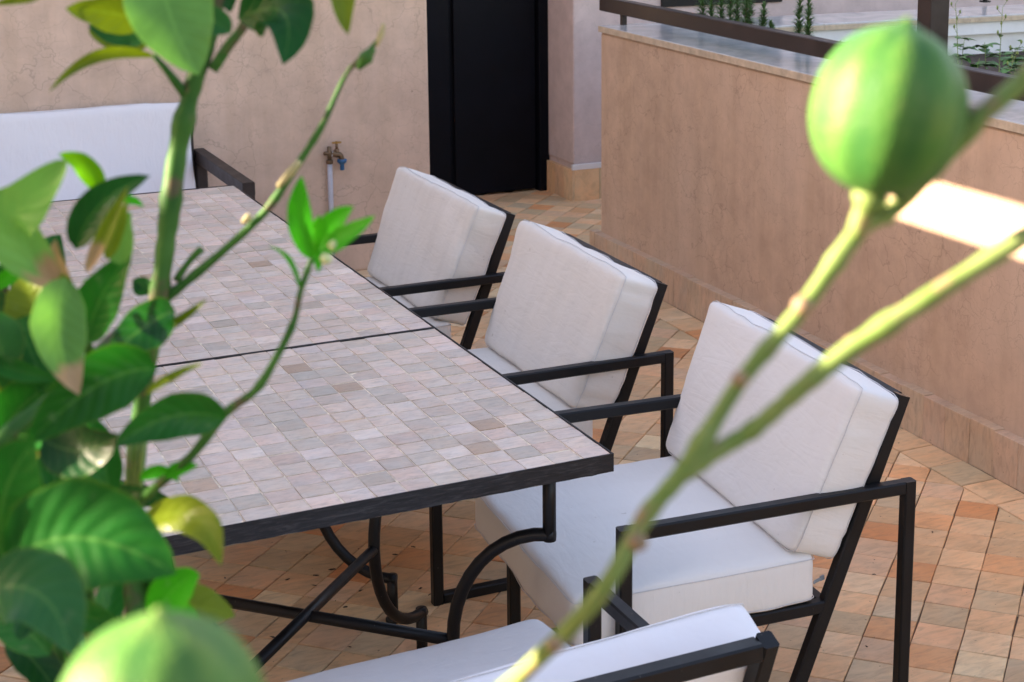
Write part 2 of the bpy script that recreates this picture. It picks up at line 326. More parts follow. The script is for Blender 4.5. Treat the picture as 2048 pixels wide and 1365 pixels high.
# ------------------------------------------------------------------ floor
TS = .1108; ANG = R(44.05)
e1 = Vector((math.cos(ANG), math.sin(ANG))) * TS; e2 = Vector((math.cos(ANG - math.pi / 2), math.sin(ANG - math.pi / 2))) * TS
O0 = Vector((1.649, 1.02))
gm = MB(); gm.add([(-14, -14, -.004), (14, -14, -.004), (14, 16, -.004), (-14, 16, -.004)], [(0, 1, 2, 3)])
floor = struct(gm.build('floor', MT['fgrout']))
FCOL = [(.44, .285, .175), (.48, .31, .19), (.41, .27, .165), (.46, .25, .135), (.43, .20, .095), (.39, .285, .185), (.38, .29, .20), (.53, .375, .25), (.50, .305, .19), (.45, .30, .205)]
FW = [16, 16, 13, 8, 6, 13, 10, 11, 8, 9]
def fcol():
    c = random.choices(FCOL, FW)[0]; k = random.uniform(1.38, 1.7); return tuple(min(.8, x * k * w_) for x, w_ in zip(c, (1, 1.0, .92)))
def wallx(y): return 1.805 + .025 * (y - .97)       # plane of the planter's face
def base_x(y): return wallx(y) - .037
def clip(poly, nx, ny, d):                          # keep nx*x+ny*y<=d
    out = []
    for i in range(len(poly)):
        a, b = poly[i], poly[(i + 1) % len(poly)]; da, db = nx * a[0] + ny * a[1] - d, nx * b[0] + ny * b[1] - d
        if da <= 0: out.append(a)
        if da * db < 0: t = da / (da - db); out.append((a[0] + (b[0] - a[0]) * t, a[1] + (b[1] - a[1]) * t))
    return out
def prism(mb, poly, z0, z1, tilt=(0, 0)):
    cx_ = sum(p[0] for p in poly) / len(poly); cy_ = sum(p[1] for p in poly) / len(poly); n = len(poly)
    ins = [(cx_ + (p[0] - cx_) * .975, cy_ + (p[1] - cy_) * .975) for p in poly]
    top = [(p[0], p[1], z1 + (p[0] - cx_) * tilt[0] + (p[1] - cy_) * tilt[1]) for p in ins]
    vs = [(p[0], p[1], z0) for p in poly] + [(p[0], p[1], z1 - .0016 + (p[0] - cx_) * tilt[0] + (p[1] - cy_) * tilt[1]) for p in poly] + top
    fs = [(i, (i + 1) % n, n + (i + 1) % n, n + i) for i in range(n)] + [(n + i, n + (i + 1) % n, 2 * n + (i + 1) % n, 2 * n + i) for i in range(n)] + [tuple(range(2 * n, 3 * n))]
    mb.add(vs, fs); return len(fs)
bnx, bny = 1 / math.hypot(1, .025), -.025 / math.hypot(1, .025)
B0 = .1275                                          # width of the border course beside the planter
cand = []
for i in range(-75, 60):
    for j in range(-75, 60):
        a = O0 + e1 * i + e2 * j
        jit = lambda: Vector((random.uniform(-.0016, .0016), random.uniform(-.0016, .0016)))
        g = .0014; u, w = e1.normalized(), e2.normalized()
        quad = [a + u * g + w * g + jit(), a + e1 - u * g + w * g + jit(), a + e1 + e2 - u * g - w * g + jit(), a + e2 + u * g - w * g + jit()]
        c = a + (e1 + e2) / 2
        if not (-2.9 < c.x < 3.4 and -3.4 < c.y < 5.4): continue
        poly = [(p.x, p.y) for p in quad]
        if c.y < 3.78: poly = clip(poly, bnx, bny, bnx * (base_x(0) - B0) - .002)
        if len(poly) < 3: continue
        ar = abs(sum(poly[k][0] * poly[(k + 1) % len(poly)][1] - poly[(k + 1) % len(poly)][0] * poly[k][1] for k in range(len(poly)))) / 2
        if ar < .0006: continue
        cand.append((poly, c.x, c.y, ar))
y = -3.0
while y < 3.72:                                     # border course
    l = .155 + random.uniform(-.006, .006); x0, x1 = base_x(y) - B0 + .003, base_x(y) - .001
    cand.append(([(x0, y + .0025), (x1, y + .0025), (x1 + .025 * l, y + l - .0025), (x0 + .025 * l, y + l - .0025)], (x0 + x1) / 2, y + l / 2, B0 * l)); y += l
VIS = [(1620, 640, 2060, 1380), (1240, 600, 1420, 920), (330, 940, 1130, 1370), (1540, 1080, 1800, 1380), (960, 370, 1215, 480), (880, 620, 1010, 700)]
def shown(cx_, cy_, ar):
    px, py, d = proj((cx_, cy_, 0))
    if d < .5 or not any(a < px < c and b < py < e for a, b, c, e in VIS): return 0
    return ar / d ** 3
cand.sort(key=lambda t: -shown(t[1], t[2], t[3]))
far = MB(); fcols = []
for k, (poly, cx_, cy_, ar) in enumerate(cand):
    z = random.uniform(.0, .0016) + .001; tl = (random.uniform(-.012, .012), random.uniform(-.012, .012))
    if k < 298 and shown(cx_, cy_, ar) > 0:
        mb = MB(); prism(mb, [(p[0] - cx_, p[1] - cy_) for p in poly], -.01, z, tl)
        o = mb.build('tile', MT['ftile'], floor, color=fcol()); o.location = (cx_, cy_, 0)
    else:
        n = prism(far, poly, -.01, z, tl); fcols += [fcol()] * n
fo = stuff(far.build('tile_field', MT['ftile2'], floor))
ca = fo.data.color_attributes.new('Col', 'FLOAT_COLOR', 'CORNER'); li = 0
buf = []
for p, c in zip(fo.data.polygons, fcols): buf += [*c, 1] * p.loop_total
ca.data.foreach_set('color', buf)

# ------------------------------------------------------------------ walls of the terrace
tw = thing('terrace_wall', 'pink cracked plaster wall behind the bench, carrying the garden tap', 'wall', (0, 4.13, 0))
MB().box((-3.6, 0, 0), (1.222, .35, 3.2)).build('plaster_face', MT['wall'], tw, bevel=.012)
dw = thing('door_wall', 'pale pink plaster wall with a recessed black door and pillar edge', 'wall', (2.317, 4.985, 0))
MB().box((0, 0, .19), (6.0, 1.2, 2.9)).build('plaster_face', MT['lilac'], dw, bevel=.008)
MB().box((-1.4, .40, 0), (0, .7, 2.9)).build('door_recess', MT['lilac'], dw)
MB().box((-.012, -.014, .165), (5.9, .002, .192)).build('skirting_edge', MT['white'], dw)
x = 0.0; k = 0
while x < 1.2:
    w = .13 + .03 * random.random(); MB().box((x + .001, -.012, 0), (x + w - .001, .01, .165)).build('skirting_tile', MT['ftile'], dw, color=fcol()); x += w
yy = .0
while yy < .30:
    MB().box((-.012, yy - .01, 0), (.01, yy + .095, .165)).build('skirting_tile', MT['ftile'], dw, color=fcol()); yy += .107
MB().box((.008, .004, 0), (5.9, 1.0, .19)).build('wall_foot', MT['lilac'], dw)
wi = MB().box((.50, -.012, .975), (1.235, .02, 2.0)).build('window', MT['black'], dw)
MB().box((.56, -.016, 1.03), (1.175, -.011, 1.95)).build('pane', MT['glass'], wi)
dr = thing('door', 'matt black double door standing at the end of the tiled passage', 'door', (1.655, 5.36, 0))
MB().box((-.26, -.03, .005), (.135, .02, 2.3)).build('side_leaf', MT['door'], dr, bevel=.004)
MB().box((.150, -.045, .012), (.602, .02, 2.3)).build('main_leaf', MT['door'], dr, bevel=.004)
MB().box((.610, -.075, .0), (.665, .02, 2.4)).build('door_frame', MT['door'], dr, bevel=.004)
MB().box((.133, -.02, .008), (.152, .02, 2.3)).build('astragal', MT['door'], dr)
MB().box((-.26, -.02, 2.303), (.608, .02, 2.4)).build('lintel', MT['door'], dr)

# added unseen wall on the sun side, shaped to keep the terrace in shade
XH = -3.2; TH = .12
def back(P):                                        # where the sun ray through P meets the outer wall plane
    P = Vector(P); t = (XH - P.x) / trav.x; return P + trav * t
a, b_, c_ = back((1.822, 1.72, .812)), back((1.822, 1.72, .672)), back((1.80, .2, .75))  # slot edges traced back from the sun strip wanted on the planter
hw_ = thing('added_shade_wall', 'added unseen tall plain wall with a long slot opening, shading the whole terrace', 'wall', (XH, 0, 0))
Y0, Y1, HH = -.86, 11.0, 3.85
ys0, ys1, zs0, zs1 = c_.y, a.y, b_.z - TH * math.tan(SUN_EL) * .3, a.z + TH * math.tan(SUN_EL) * .6
YE = -.28; LZ0, LZ1 = 2.10, 2.78
MB().box((-TH, Y0, 0), (0, YE - .001, LZ0)).build('end_wall', MT['wall'], hw_); MB().box((-TH, Y0, LZ1), (0, YE - .001, HH)).build('end_wall', MT['wall'], hw_)
ls = MB().box((-.075, Y0, LZ0), (-.055, Y0 + .05, LZ1)).build('added_fleck_lattice', MT['wood'], hw_)  # added unseen lattice that throws sun flecks onto the foliage
yl = Y0 + .05
while yl < YE - .03: MB().box((-.075, yl + .036, LZ0), (-.060, min(yl + .086, YE), LZ1)).build('slat', MT['wood'], ls); yl += .086
zl = LZ0
while zl < LZ1 - .03: MB().box((-.0595, Y0, zl + .036), (-.048, YE, min(zl + .086, LZ1))).build('slat', MT['wood'], ls); zl += .086
MB().box((-TH, -7.0, 0), (0, -1.36, HH)).build('added_gap_wall', MT['wall'], hw_)  # added unseen piece, narrows the sun gap to cut warm floor bounce
Y0 = YE
MB().box((-TH, Y0, 0), (0, Y1, zs0)).build('lower_wall', MT['wall'], hw_)
MB().box((-TH, Y0, zs1), (0, Y1, HH)).build('upper_wall', MT['wall'], hw_)
MB().box((-TH, Y0, zs0), (0, ys0, zs1)).build('pier', MT['wall'], hw_)
MB().box((-TH, ys1, zs0), (0, Y1, zs1)).build('pier', MT['wall'], hw_)

# ------------------------------------------------------------------ planter
pa = math.atan(-.025)
pl = thing('planter', 'long ochre plaster planter box with a grey marble coping and tiled foot', 'planter', (wallx(0), 0, 0), pa)
PF = 3.80; PB = -3.2
MB().box((0, PB, 0), (.27, PF, 1.012)).build('front_wall', MT['planter'], pl, bevel=.01)
MB().box((.271, PF - .28, 0), (4.2, PF - .002, 1.010)).build('end_wall', MT['planter'], pl)
yy = PF + .002; segs = []
for l in (.07, 1.72, 1.60, 1.66, 1.9):
    cp = MB().box((-.005, yy - l + .0015, 1.013), (.292, yy, 1.041)).build('coping_slab', MT['marble'], pl, bevel=.003)
    MB().box((-.0095, yy - l + .0015, 1.0135), (-.0055, yy, 1.0385)).build('coping_edge', MT['capedge'], pl); yy -= l
xx = .294
for l in (.62, .78, .8, .9, .9):
    MB().box((xx + .0015, PF - .33, 1.013), (xx + l, PF + .03, 1.041)).build('coping_slab', MT['marble'], pl, bevel=.003)
    MB().box((xx + .0015, PF - .338, 1.0135), (xx + l, PF - .3305, 1.034)).build('coping_edge', MT['capedge'], pl); xx += l
MB().box((.28, PF - .322, .955), (4.1, PF - .281, 1.0125)).build('white_fascia', MT['white'], pl)
MB().box((.272, PF - .29, .60), (4.1, PF - .2805, .955)).build('inner_face', MT['white'], pl)
MB().box((.272, PB, .1), (4.1, PF - .291, .86)).build('soil_bed', MT['soil'], pl)
yy = PF + .033
k = 0
while yy > -2.2:
    w = .118 + random.uniform(-.012, .012)
    if k < 1: w = .05
    MB().box((-.037 + random.uniform(-.0012, .0012), yy - w + .0004, 0), (.002, yy - .0004, .142 + random.uniform(-.003, .003))).build('skirting_tile', MT['ftile'], pl, color=tuple(x_ * random.uniform(.985, 1.015) for x_ in (.56, .40, .285)), bevel=.002); yy -= w; k += 1
MB().box((-.030, -2.2, 0), (.0, PF + .03, .1365)).build('skirting_bed', MT['capedge'], pl)

rl = thing('handrail', 'dark brown flat metal handrail on short feet along the planter coping', 'railing', (wallx(0) + .098, 0, 0), pa)
MB().bar((0, 3.965, 1.1155), (0, -3.0, 1.1155), .05, .060, ch=.06).build('rail', MT['brown'], rl)
for yf in (3.775, 1.85, -.1, -1.9): MB().box((-.011, yf - .011, 1.041), (.011, yf + .011, 1.087)).build('foot', MT['brown'], rl)
bp = onx((1865, 60), wallx(1.6) + .17)
ps = thing('pergola_post', 'square dark brown metal post rising from the planter coping', 'post', (bp.x, bp.y, 1.041), pa)
MB().box((-.036, -.036, 0), (.036, .036, 2.2)).build('shaft', MT['brown'], ps, bevel=.003)
MB().box((-.06, -.06, -.002), (.06, .06, .008)).build('base_plate', MT['brown'], ps)
p2 = onz((1970, 4), 1.041)
ps2 = thing('slender_post', 'thin black metal post on the far marble coping of the planter', 'post', (p2.x, p2.y, 1.041), pa)
MB().box((-.008, -.008, 0), (.008, .008, .9)).build('shaft', MT['black'], ps2); MB().box((-.02, -.02, -.002), (.02, .02, .006)).build('base_plate', MT['black'], ps2)

# ------------------------------------------------------------------ tables
TL = .88; HT = .737; RIM = .034
TCOL = [(.47, .375, .31), (.50, .395, .33), (.45, .36, .30), (.49, .37, .31), (.42, .345, .285), (.52, .42, .355), (.38, .32, .265), (.48, .385, .335), (.37, .26, .19), (.52, .395, .335)]
TW = [17, 17, 14, 12, 10, 9, 5, 8, 2, 8]
NT = 16
tmesh = []
for k in range(8):
    mb = MB(); h = (TL - .011) / NT / 2 - .0011; q = [(-h, -h), (h, -h), (h, h), (-h, h)]
    q = [(p[0] + random.uniform(-.0012, .0007) * (1 if p[0] > 0 else -1), p[1] + random.uniform(-.0012, .0007) * (1 if p[1] > 0 else -1)) for p in q]
    # slightly wavy hand-cut face: 4x4 grid
    n = 4; vs = []; fs = []; sd = random.uniform(0, 99)
    for i in range(n + 1):
        for j in range(n + 1):
            s, t = i / n, j / n
            x_ = (1 - s) * (1 - t) * q[0][0] + s * (1 - t) * q[1][0] + s * t * q[2][0] + (1 - s) * t * q[3][0]
            y_ = (1 - s) * (1 - t) * q[0][1] + s * (1 - t) * q[1][1] + s * t * q[2][1] + (1 - s) * t * q[3][1]
            ed = 1 if i in (0, n) or j in (0, n) else 0
            vs.append((x_, y_, noise.noise(Vector((x_ * 45, y_ * 90, sd))) * .0011 - ed * .0009))
    for i in range(n):
        for j in range(n): fs.append((i * (n + 1) + j, (i + 1) * (n + 1) + j, (i + 1) * (n + 1) + j + 1, i * (n + 1) + j + 1))
    mb.add(vs, fs); mb.add([(p[0], p[1], -.0007) for p in q] + [(p[0], p[1], -.008) for p in q], [(0, 1, 5, 4), (1, 2, 6, 5), (2, 3, 7, 6), (3, 0, 4, 7)])
    tmesh.append(mb.mesh('tile', MT['ttile'], False))
def make_table(idx, label):
    t = thing('mosaic_table', label, 'table', (0, (0, TL, TL * 2 - .0026)[idx] + .0015, 0), 0, 'square mosaic tables pushed end to end')
    W = TL - .003
    z0, z1 = HT - RIM, HT; zr = [z1] * 4
    if idx == 1: zr[1] = z1 - .0032
    if idx == 2: zr[0] = z1 - .0032
    for i, (lo, hi) in enumerate((((-W, 0, z0), (0, .0025, z1)), ((-W, W - .0025, z0), (0, W, z1)), ((-.0025, .0026, z0), (0, W - .0026, z1)), ((-W, .0026, z0), (-W + .0025, W - .0026, z1)))):
        mb = MB(); n = 40                           # uneven lower lip
        ax = 0 if i < 2 else 1; L0, L1 = lo[ax], hi[ax]; vs = []
        for k in range(n + 1):
            c = L0 + (L1 - L0) * k / n; dz = noise.noise(Vector((c * 55, idx * 9 + i * 3, 0))) * .0030
            for cr in ((lo, hi) if ax == 0 else (lo, hi)):
                o_ = cr[1 - ax]
                for z in (z0 + dz, zr[i]): vs.append((c, o_, z) if ax == 0 else (o_, c, z))
        fs = []
        for k in range(n):
            a = k * 4; b2 = a + 4
            fs += [(a, b2, b2 + 1, a + 1), (a + 2, a + 3, b2 + 3, b2 + 2), (a + 1, b2 + 1, b2 + 3, a + 3), (a, a + 2, b2 + 2, b2)]
        fs += [(0, 1, 3, 2), (4 * n, 4 * n + 2, 4 * n + 3, 4 * n + 1)]
        mb.add(vs, fs); mb.build('steel_rim', MT['rim'], t)
    slab = MB().box((-W + .0028, .0028, z0 + .001), (-.0028, W - .0028, z1 - .0031)).build('grout_bed', MT['grout'], t)
    MB().box((-W + .0068, .0068, z0 - .003), (-.0068, W - .0068, z0 + .0008)).build('cement_base', MT['cement'], t)
    p = (W - .006) / NT
    for i in range(NT):
        off = random.uniform(-.10, .10) * p
        for j in range(NT):
            o = put('tile', random.choice(tmesh), t)
            c = random.choices(TCOL, TW)[0]; kk = random.uniform(1.12, 1.40); o.color = (*[x_ * kk for x_ in c], 1)
            dy = off if 0 < j < NT - 1 else 0
            o.location = (-W + .003 + (i + .5) * p + random.uniform(-.0006, .0006), .003 + (j + .5) * p + random.uniform(-.0010, .0010) + dy * .3, HT - .0012 + random.uniform(-.0006, .0007))
            o.rotation_euler = (random.gauss(0, .006), random.gauss(0, .006), random.choice((0, 0, 0, math.pi)) + random.gauss(0, .008))
    zt, zb = .563, .11; zm = (zt + zb) / 2; ins = []
    for cx_, sx in ((0, -1), (-W, 1)):
        for cy_, sy in ((0, 1), (W, -1)):
            o_ = Vector((cx_ + sx * .083, cy_ + sy * .095, 0)); i_ = Vector((cx_ + sx * .228, cy_ + sy * .214, 0)); ins.append((i_.x, i_.y, zm))
            mb = MB(); mb.tube([o_ + Vector((0, 0, z0 - .002)), o_ + Vector((0, 0, zt - .011))], .0125, 12)
            arc = []
            for k in range(21):
                a = math.pi * k / 20; arc.append(o_.lerp(i_, math.sin(a)) + Vector((0, 0, zm + (zt - zm) * math.cos(a))))
            arc = [arc[0] + (arc[0] - arc[1]).normalized() * .010] + arc + [arc[-1] + (arc[-1] - arc[-2]).normalized() * .010]
            mb.tube(arc, .0125, 12); mb.tube([o_ + Vector((0, 0, zb + .011)), o_ + Vector((0, 0, .018))], .0125, 12)
            lg = mb.build('leg', MT['black'], t, True)
            MB().lathe(o_, [(.014, .002), (.0175, .004), (.0175, .013), (.012, .017), (.007, .020)], 16).build('foot', MT['black'], lg, True)
    for a, b2 in ((0, 3), (1, 2)):
        A_, B_ = Vector(ins[a]), Vector(ins[b2]); dz = Vector((0, 0, .002 if a else -.002)); MB().tube([A_ + dz, B_ + dz], .0115, 12).build('cross_brace', MT['black'], t, True)
    return t
make_table(0, 'square mosaic tiled table with the white armchair pushed in at its open end')
make_table(1, 'square mosaic tiled table between the two other tables, beside the middle armchair')
make_table(2, 'square mosaic tiled table at the tap end, beside the bench')

# ------------------------------------------------------------------ seating
def cushion(w, d, t, r, name, m, parent, color, seed, puff=.010, wr=.0035, n=(22, 18, 7), flare=0):
    """rounded, slightly puffed box centred on the origin: w along x, d along y, t along z"""
    bm = bmesh.new(); hx, hy, hz = w / 2, d / 2, t / 2; idx = {}
    def vert(i, j, k):
        if (i, j, k) in idx: return idx[i, j, k]
        f = lambda a, m_: -math.cos(math.pi * a / m_) * .35 + (2 * a / m_ - 1) * .65
        p = Vector((f(i, n[0]) * hx, f(j, n[1]) * hy, f(k, n[2]) * hz))
        inn = Vector((max(-hx + r, min(hx - r, p.x)), max(-hy + r, min(hy - r, p.y)), max(-hz + r, min(hz - r, p.z))))
        dv = p - inn
        if dv.length > 1e-6: p = inn + dv.normalized() * min(r, max(abs(dv.x), abs(dv.y), abs(dv.z)))
        u, v_, q = p.x / hx, p.y / hy, p.z / hz
        p.z += (1 if q > 0 else -1) * puff * max(0, 1 - u * u) * max(0, 1 - v_ * v_) * min(1, abs(q) * 1.5)
        p.y += v_ * puff * .35 * (1 - u * u) * (1 - q * q); p.x += u * puff * .35 * (1 - v_ * v_) * (1 - q * q)
        p.y *= 1 + flare * p.x / hx
        s = Vector((p.x * 6 + seed, p.y * 6, p.z * 4)); s2 = Vector((p.x * 17, p.y * 17 + seed, p.z * 40))
        dn = noise.noise(s) * wr * 1.6 + noise.noise(s2) * wr * .5
        edge = max(abs(u), abs(v_)); side = 1 if abs(q) < .95 and edge > .9 else 0
        if side: dn += noise.noise(Vector((p.x * 38 + seed, p.y * 38, p.z * 5))) * wr * 1.1
        nn_ = Vector((u ** 5, v_ ** 5, q ** 5)); nn_ = nn_.normalized() if nn_.length > 1e-5 else Vector((0, 0, 1))
        idx[i, j, k] = bm.verts.new(p + nn_ * dn); return idx[i, j, k]
    A, B, Cc = n
    for i in range(A):
        for j in range(B):
            bm.faces.new((vert(i, j, 0), vert(i, j + 1, 0), vert(i + 1, j + 1, 0), vert(i + 1, j, 0)))
            bm.faces.new((vert(i, j, Cc), vert(i + 1, j, Cc), vert(i + 1, j + 1, Cc), vert(i, j + 1, Cc)))
    for i in range(A):
        for k in range(Cc):
            bm.faces.new((vert(i, 0, k), vert(i + 1, 0, k), vert(i + 1, 0, k + 1), vert(i, 0, k + 1)))
            bm.faces.new((vert(i, B, k), vert(i, B, k + 1), vert(i + 1, B, k + 1), vert(i + 1, B, k)))
    for j in range(B):
        for k in range(Cc):
            bm.faces.new((vert(0, j, k), vert(0, j, k + 1), vert(0, j + 1, k + 1), vert(0, j + 1, k)))
            bm.faces.new((vert(A, j, k), vert(A, j + 1, k), vert(A, j + 1, k + 1), vert(A, j, k + 1)))
    me = bpy.data.meshes.new(name)
    # seam: follows the rim of both big faces
    loops = []
    for kk in (1, Cc - 1):
        ring = [(i, 0) for i in range(A)] + [(A, j) for j in range(B)] + [(i, B) for i in range(A, 0, -1)] + [(0, j) for j in range(B, 0, -1)]
        pts = []
        for (i, j) in ring:
            c = vert(i, j, kk).co; pts.append(c.copy() + Vector((c.x / hx, c.y / hy, 0)) * .0006)
        loops.append(pts + [pts[0]])
    bm.to_mesh(me); bm.free(); me.materials.append(m); me.polygons.foreach_set('use_smooth', [True] * len(me.polygons))
    o = put(name, me, parent, color); md = o.modifiers.new('sub', 'SUBSURF'); md.levels = md.render_levels = 1
    for pts in loops: MB().tube(pts, .0010, 6, False).build('seam', MT['seam'], o, True)
    return o
CW, CD, BT = .671, .645, .026
def frame_side(t, y0):
    h = BT / 2; y_ = y0; A = .55 - h
    mb = MB()
    mb.bar((h, y_, 0), (h, y_, .55 - .0005), BT, BT); mb.bar((BT + .0005, y_, A), (CD - BT - .0005, y_, A), BT, BT)
    mb.bar((CD - h, y_, 0), (CD - h, y_, .55 - .0005), BT, BT); mb.bar((BT + .0005, y_, h), (CD - BT - .0005, y_, h), BT, BT)
    return mb.build('arm_frame', MT['black'], t)
def rk(z): return .352 + .3795 * z                  # depth of the raked back leg at height z
def make_chair(label, loc, ang, tint=(1, 1, 1, .12), seed=0, zips=False, ribbed=False, slump=0, skew=0, push=0, group='white cushioned armchairs'):
    t = thing('armchair', label, 'armchair', loc, ang, group); h = BT / 2
    for y_ in (h, CW - h): frame_side(t, y_)
    zt = .722
    for y_ in (h + BT, CW - h - BT):
        MB().bar((rk(.0), y_, .0), (rk(zt), y_, zt), BT - .001, .030, up=(1, 0, 0)).build('back_leg', MT['black'], t)
    MB().bar((rk(zt - .0135), 2 * BT, zt - .0135), (rk(zt - .0135), CW - 2 * BT, zt - .0135), .030, .027).build('top_rail', MT['black'], t)
    MB().bar((rk(.50), 2 * BT, .50), (rk(.50), CW - 2 * BT, .50), .02, .026).build('back_slat', MT['black'], t)
    for y_ in (h + BT, CW - h - BT): MB().bar((BT, y_, .300), (rk(.300) - .011, y_, .300), BT - .002, .026).build('seat_rail', MT['black'], t)
    for xx_ in (.045, .25, rk(.30) - .005): MB().bar((xx_, 2 * BT - .001, .299), (xx_, CW - 2 * BT + .001, .299), .024, .022).build('seat_slat', MT['black'], t)
    sc_ = cushion(.525, CW - 2 * BT - .002, .110, .018, 'seat_cushion', MT['fabric'], t, tint, seed, .006)
    sc_.location = (.177 - push, CW / 2, .3655); sc_.rotation_euler = (0, 0, push * .9)
    bc = cushion(.362, .655, .118, .020, 'back_cushion', MT['ribbed'] if ribbed else MT['fabric'], t, tint, seed + 5, .005, .0045, (22, 18, 7), .045)
    th = math.atan(.3795); ax = Vector((math.sin(th), 0, math.cos(th))); nm = Vector((-math.cos(th), 0, math.sin(th)))
    zc = .553; c = Vector((rk(zc), CW / 2 + .006, zc)) + nm * (.0155 + .059) + ax * slump
    bc.location = c; bc.rotation_euler = (Matrix.Rotation(-(math.pi / 2 - th), 3, 'Y') @ Matrix.Rotation(skew, 3, 'Z')).to_euler()
    if zips:
        for (lx, lz, rot) in ((.408, .385, .35), (.445, .352, 1.45)):
            mb = MB(); mb.box((-.003, -.0012, -.020), (.003, .0012, 0)); mb.box((-.0045, -.002, -.0005), (.0045, .002, .010))
            z_ = mb.build('zip_puller', MT['steel'], t); z_.location = (lx + .012, .05, lz); z_.rotation_euler = (0, rot, .3)
    return t
make_chair('white cushioned black armchair beside the table corner, its two zip pullers hanging out', (.051, .074, 0), R(-4.74), (1, 1, 1.0, .05), 11, True)
make_chair('white cushioned armchair with grey streaked backrest, middle of the row along the planter', (.032, 1.009, 0), R(-1.6), (.98, .96, .925, .13), 23)
make_chair('cream stained cushioned armchair closest to the tap wall, in the row along the planter', (.012, 1.889, 0), R(0), (.97, .95, .91, .20), 37)
make_chair('white cushioned armchair with ribbed backrest, facing the open end of the table', (-.742, -.062, 0), R(-90.6), (1, 1, 1.03, .0), 51, False, True, -.070, R(-2.6), .055)
# bench
bn = thing('bench', 'white cushioned bench with dark square armrests standing against the pink wall', 'bench', (-1.13, 3.32, 0))
BW, BD = 1.375, .76
for x_ in (.0225, BW - .0225):
    mb = MB(); mb.bar((x_, .0225, 0), (x_, .0225, .547), .045, .045); mb.bar((x_, BD - .0225, 0), (x_, BD - .0225, .547), .045, .045); mb.bar((x_, 0, .5725), (x_, BD, .5725), .045, .05, ch=.05)
    mb.build('arm_frame', MT['wood'], bn)
MB().bar((.045, .03, .27), (BW - .045, .03, .27), .04, .05).build('front_rail', MT['wood'], bn); MB().bar((.045, BD - .03, .27), (BW - .045, BD - .03, .27), .04, .05).build('rear_rail', MT['wood'], bn)
MB().bar((.045, BD - .02, .70), (BW - .045, BD - .02, .70), .025, .05).build('back_rail', MT['wood'], bn)
for x_ in (.06, BW / 2, BW - .06): MB().bar((x_, BD - .02, .25), (x_, BD - .02, .68), .03, .025).build('back_post', MT['wood'], bn)
for k in range(6): MB().bar((.15 + k * .215, .04, .285), (.15 + k * .215, BD - .04, .285), .05, .018).build('seat_slat', MT['wood'], bn)
sc_ = cushion(BW - .13, .62, .11, .025, 'seat_cushion', MT['fabric'], bn, (1, 1, 1.05, .05), 71, .010, .003, (30, 14, 6)); sc_.location = (BW / 2, .34, .350)
bc = cushion(BW - .135, .40, .11, .03, 'back_cushion', MT['fabric'], bn, (1, 1, 1.06, .0), 77, .002, .003, (30, 14, 6)); bc.location = (BW / 2 - .004, BD - .075, .600); bc.rotation_euler = (R(80), 0, 0)

# ------------------------------------------------------------------ garden tap
TP = ony((655, 306), 4.13)
tp = thing('garden_tap', 'old brass garden tap with yellow handle, blue hose connector and grey pipe', 'tap', (TP.x, 4.13, TP.z))
s_ = (ony((665, 306), 4.13) - ony((655, 306), 4.13)).x / 10            # metres per photo pixel at the wall
MB().tube([(0, -.026, -TP.z + .0), (0, -.026, -18 * s_)], 5.0 * s_, 12).build('pipe', MT['pvc'], tp, True)
MB().lathe((0, -.026, -20 * s_), [(5.5 * s_, 0), (7 * s_, .003), (7 * s_, 7 * s_), (5.4 * s_, 8 * s_)], 8).build('nut', MT['oldbrass'], tp)
mb = MB(); mb.tube([(0, -.026, -13 * s_), (0, -.026, 14 * s_)], 4.0 * s_, 12); mb.tube([(-11 * s_, -.026, 1 * s_), (6 * s_, -.026, 1 * s_)], 3.4 * s_, 12); mb.tube([(0, 0, 0), (0, -.03, 0)], .007, 10)
mb.build('tee', MT['oldbrass'], tp, True)
MB().tube([(5 * s_, -.026, 0), (6.8 * s_, -.027, -.5 * s_)], 5.6 * s_, 14).build('seal_ring', MT['white'], tp, True)
mb = MB(); mb.tube(bez([(6 * s_, -.026, 1 * s_), (13 * s_, -.032, -2 * s_), (20 * s_, -.036, -3 * s_), (23 * s_, -.038, -13 * s_)], 5), [6.0 * s_] * 8 + [5 * s_] * 8, 12); mb.tube([(14 * s_, -.033, -2 * s_), (14 * s_, -.033, 9 * s_)], 4.6 * s_, 10); mb.tube([(14 * s_, -.033, 8 * s_), (14 * s_, -.033, 19 * s_)], 2.8 * s_, 8)
mb.build('spout_body', MT['oldbrass'], tp, True)
mb = MB(); mb.bar((5 * s_, -.033, 21.5 * s_), (23 * s_, -.033, 21.5 * s_), .008, 3.4 * s_); mb.tube([(14 * s_, -.033, 17 * s_), (14 * s_, -.033, 24 * s_)], 2.0 * s_, 10); mb.build('handle', MT['brass'], tp)
MB().lathe((23 * s_, -.038, -33 * s_), [(4.2 * s_, 0), (4.4 * s_, 2 * s_), (4.0 * s_, 10 * s_), (5 * s_, 12 * s_), (9.2 * s_, 16 * s_), (9.4 * s_, 21 * s_), (7 * s_, 21.5 * s_)], 16).build('hose_connector', MT['blue'], tp, True)

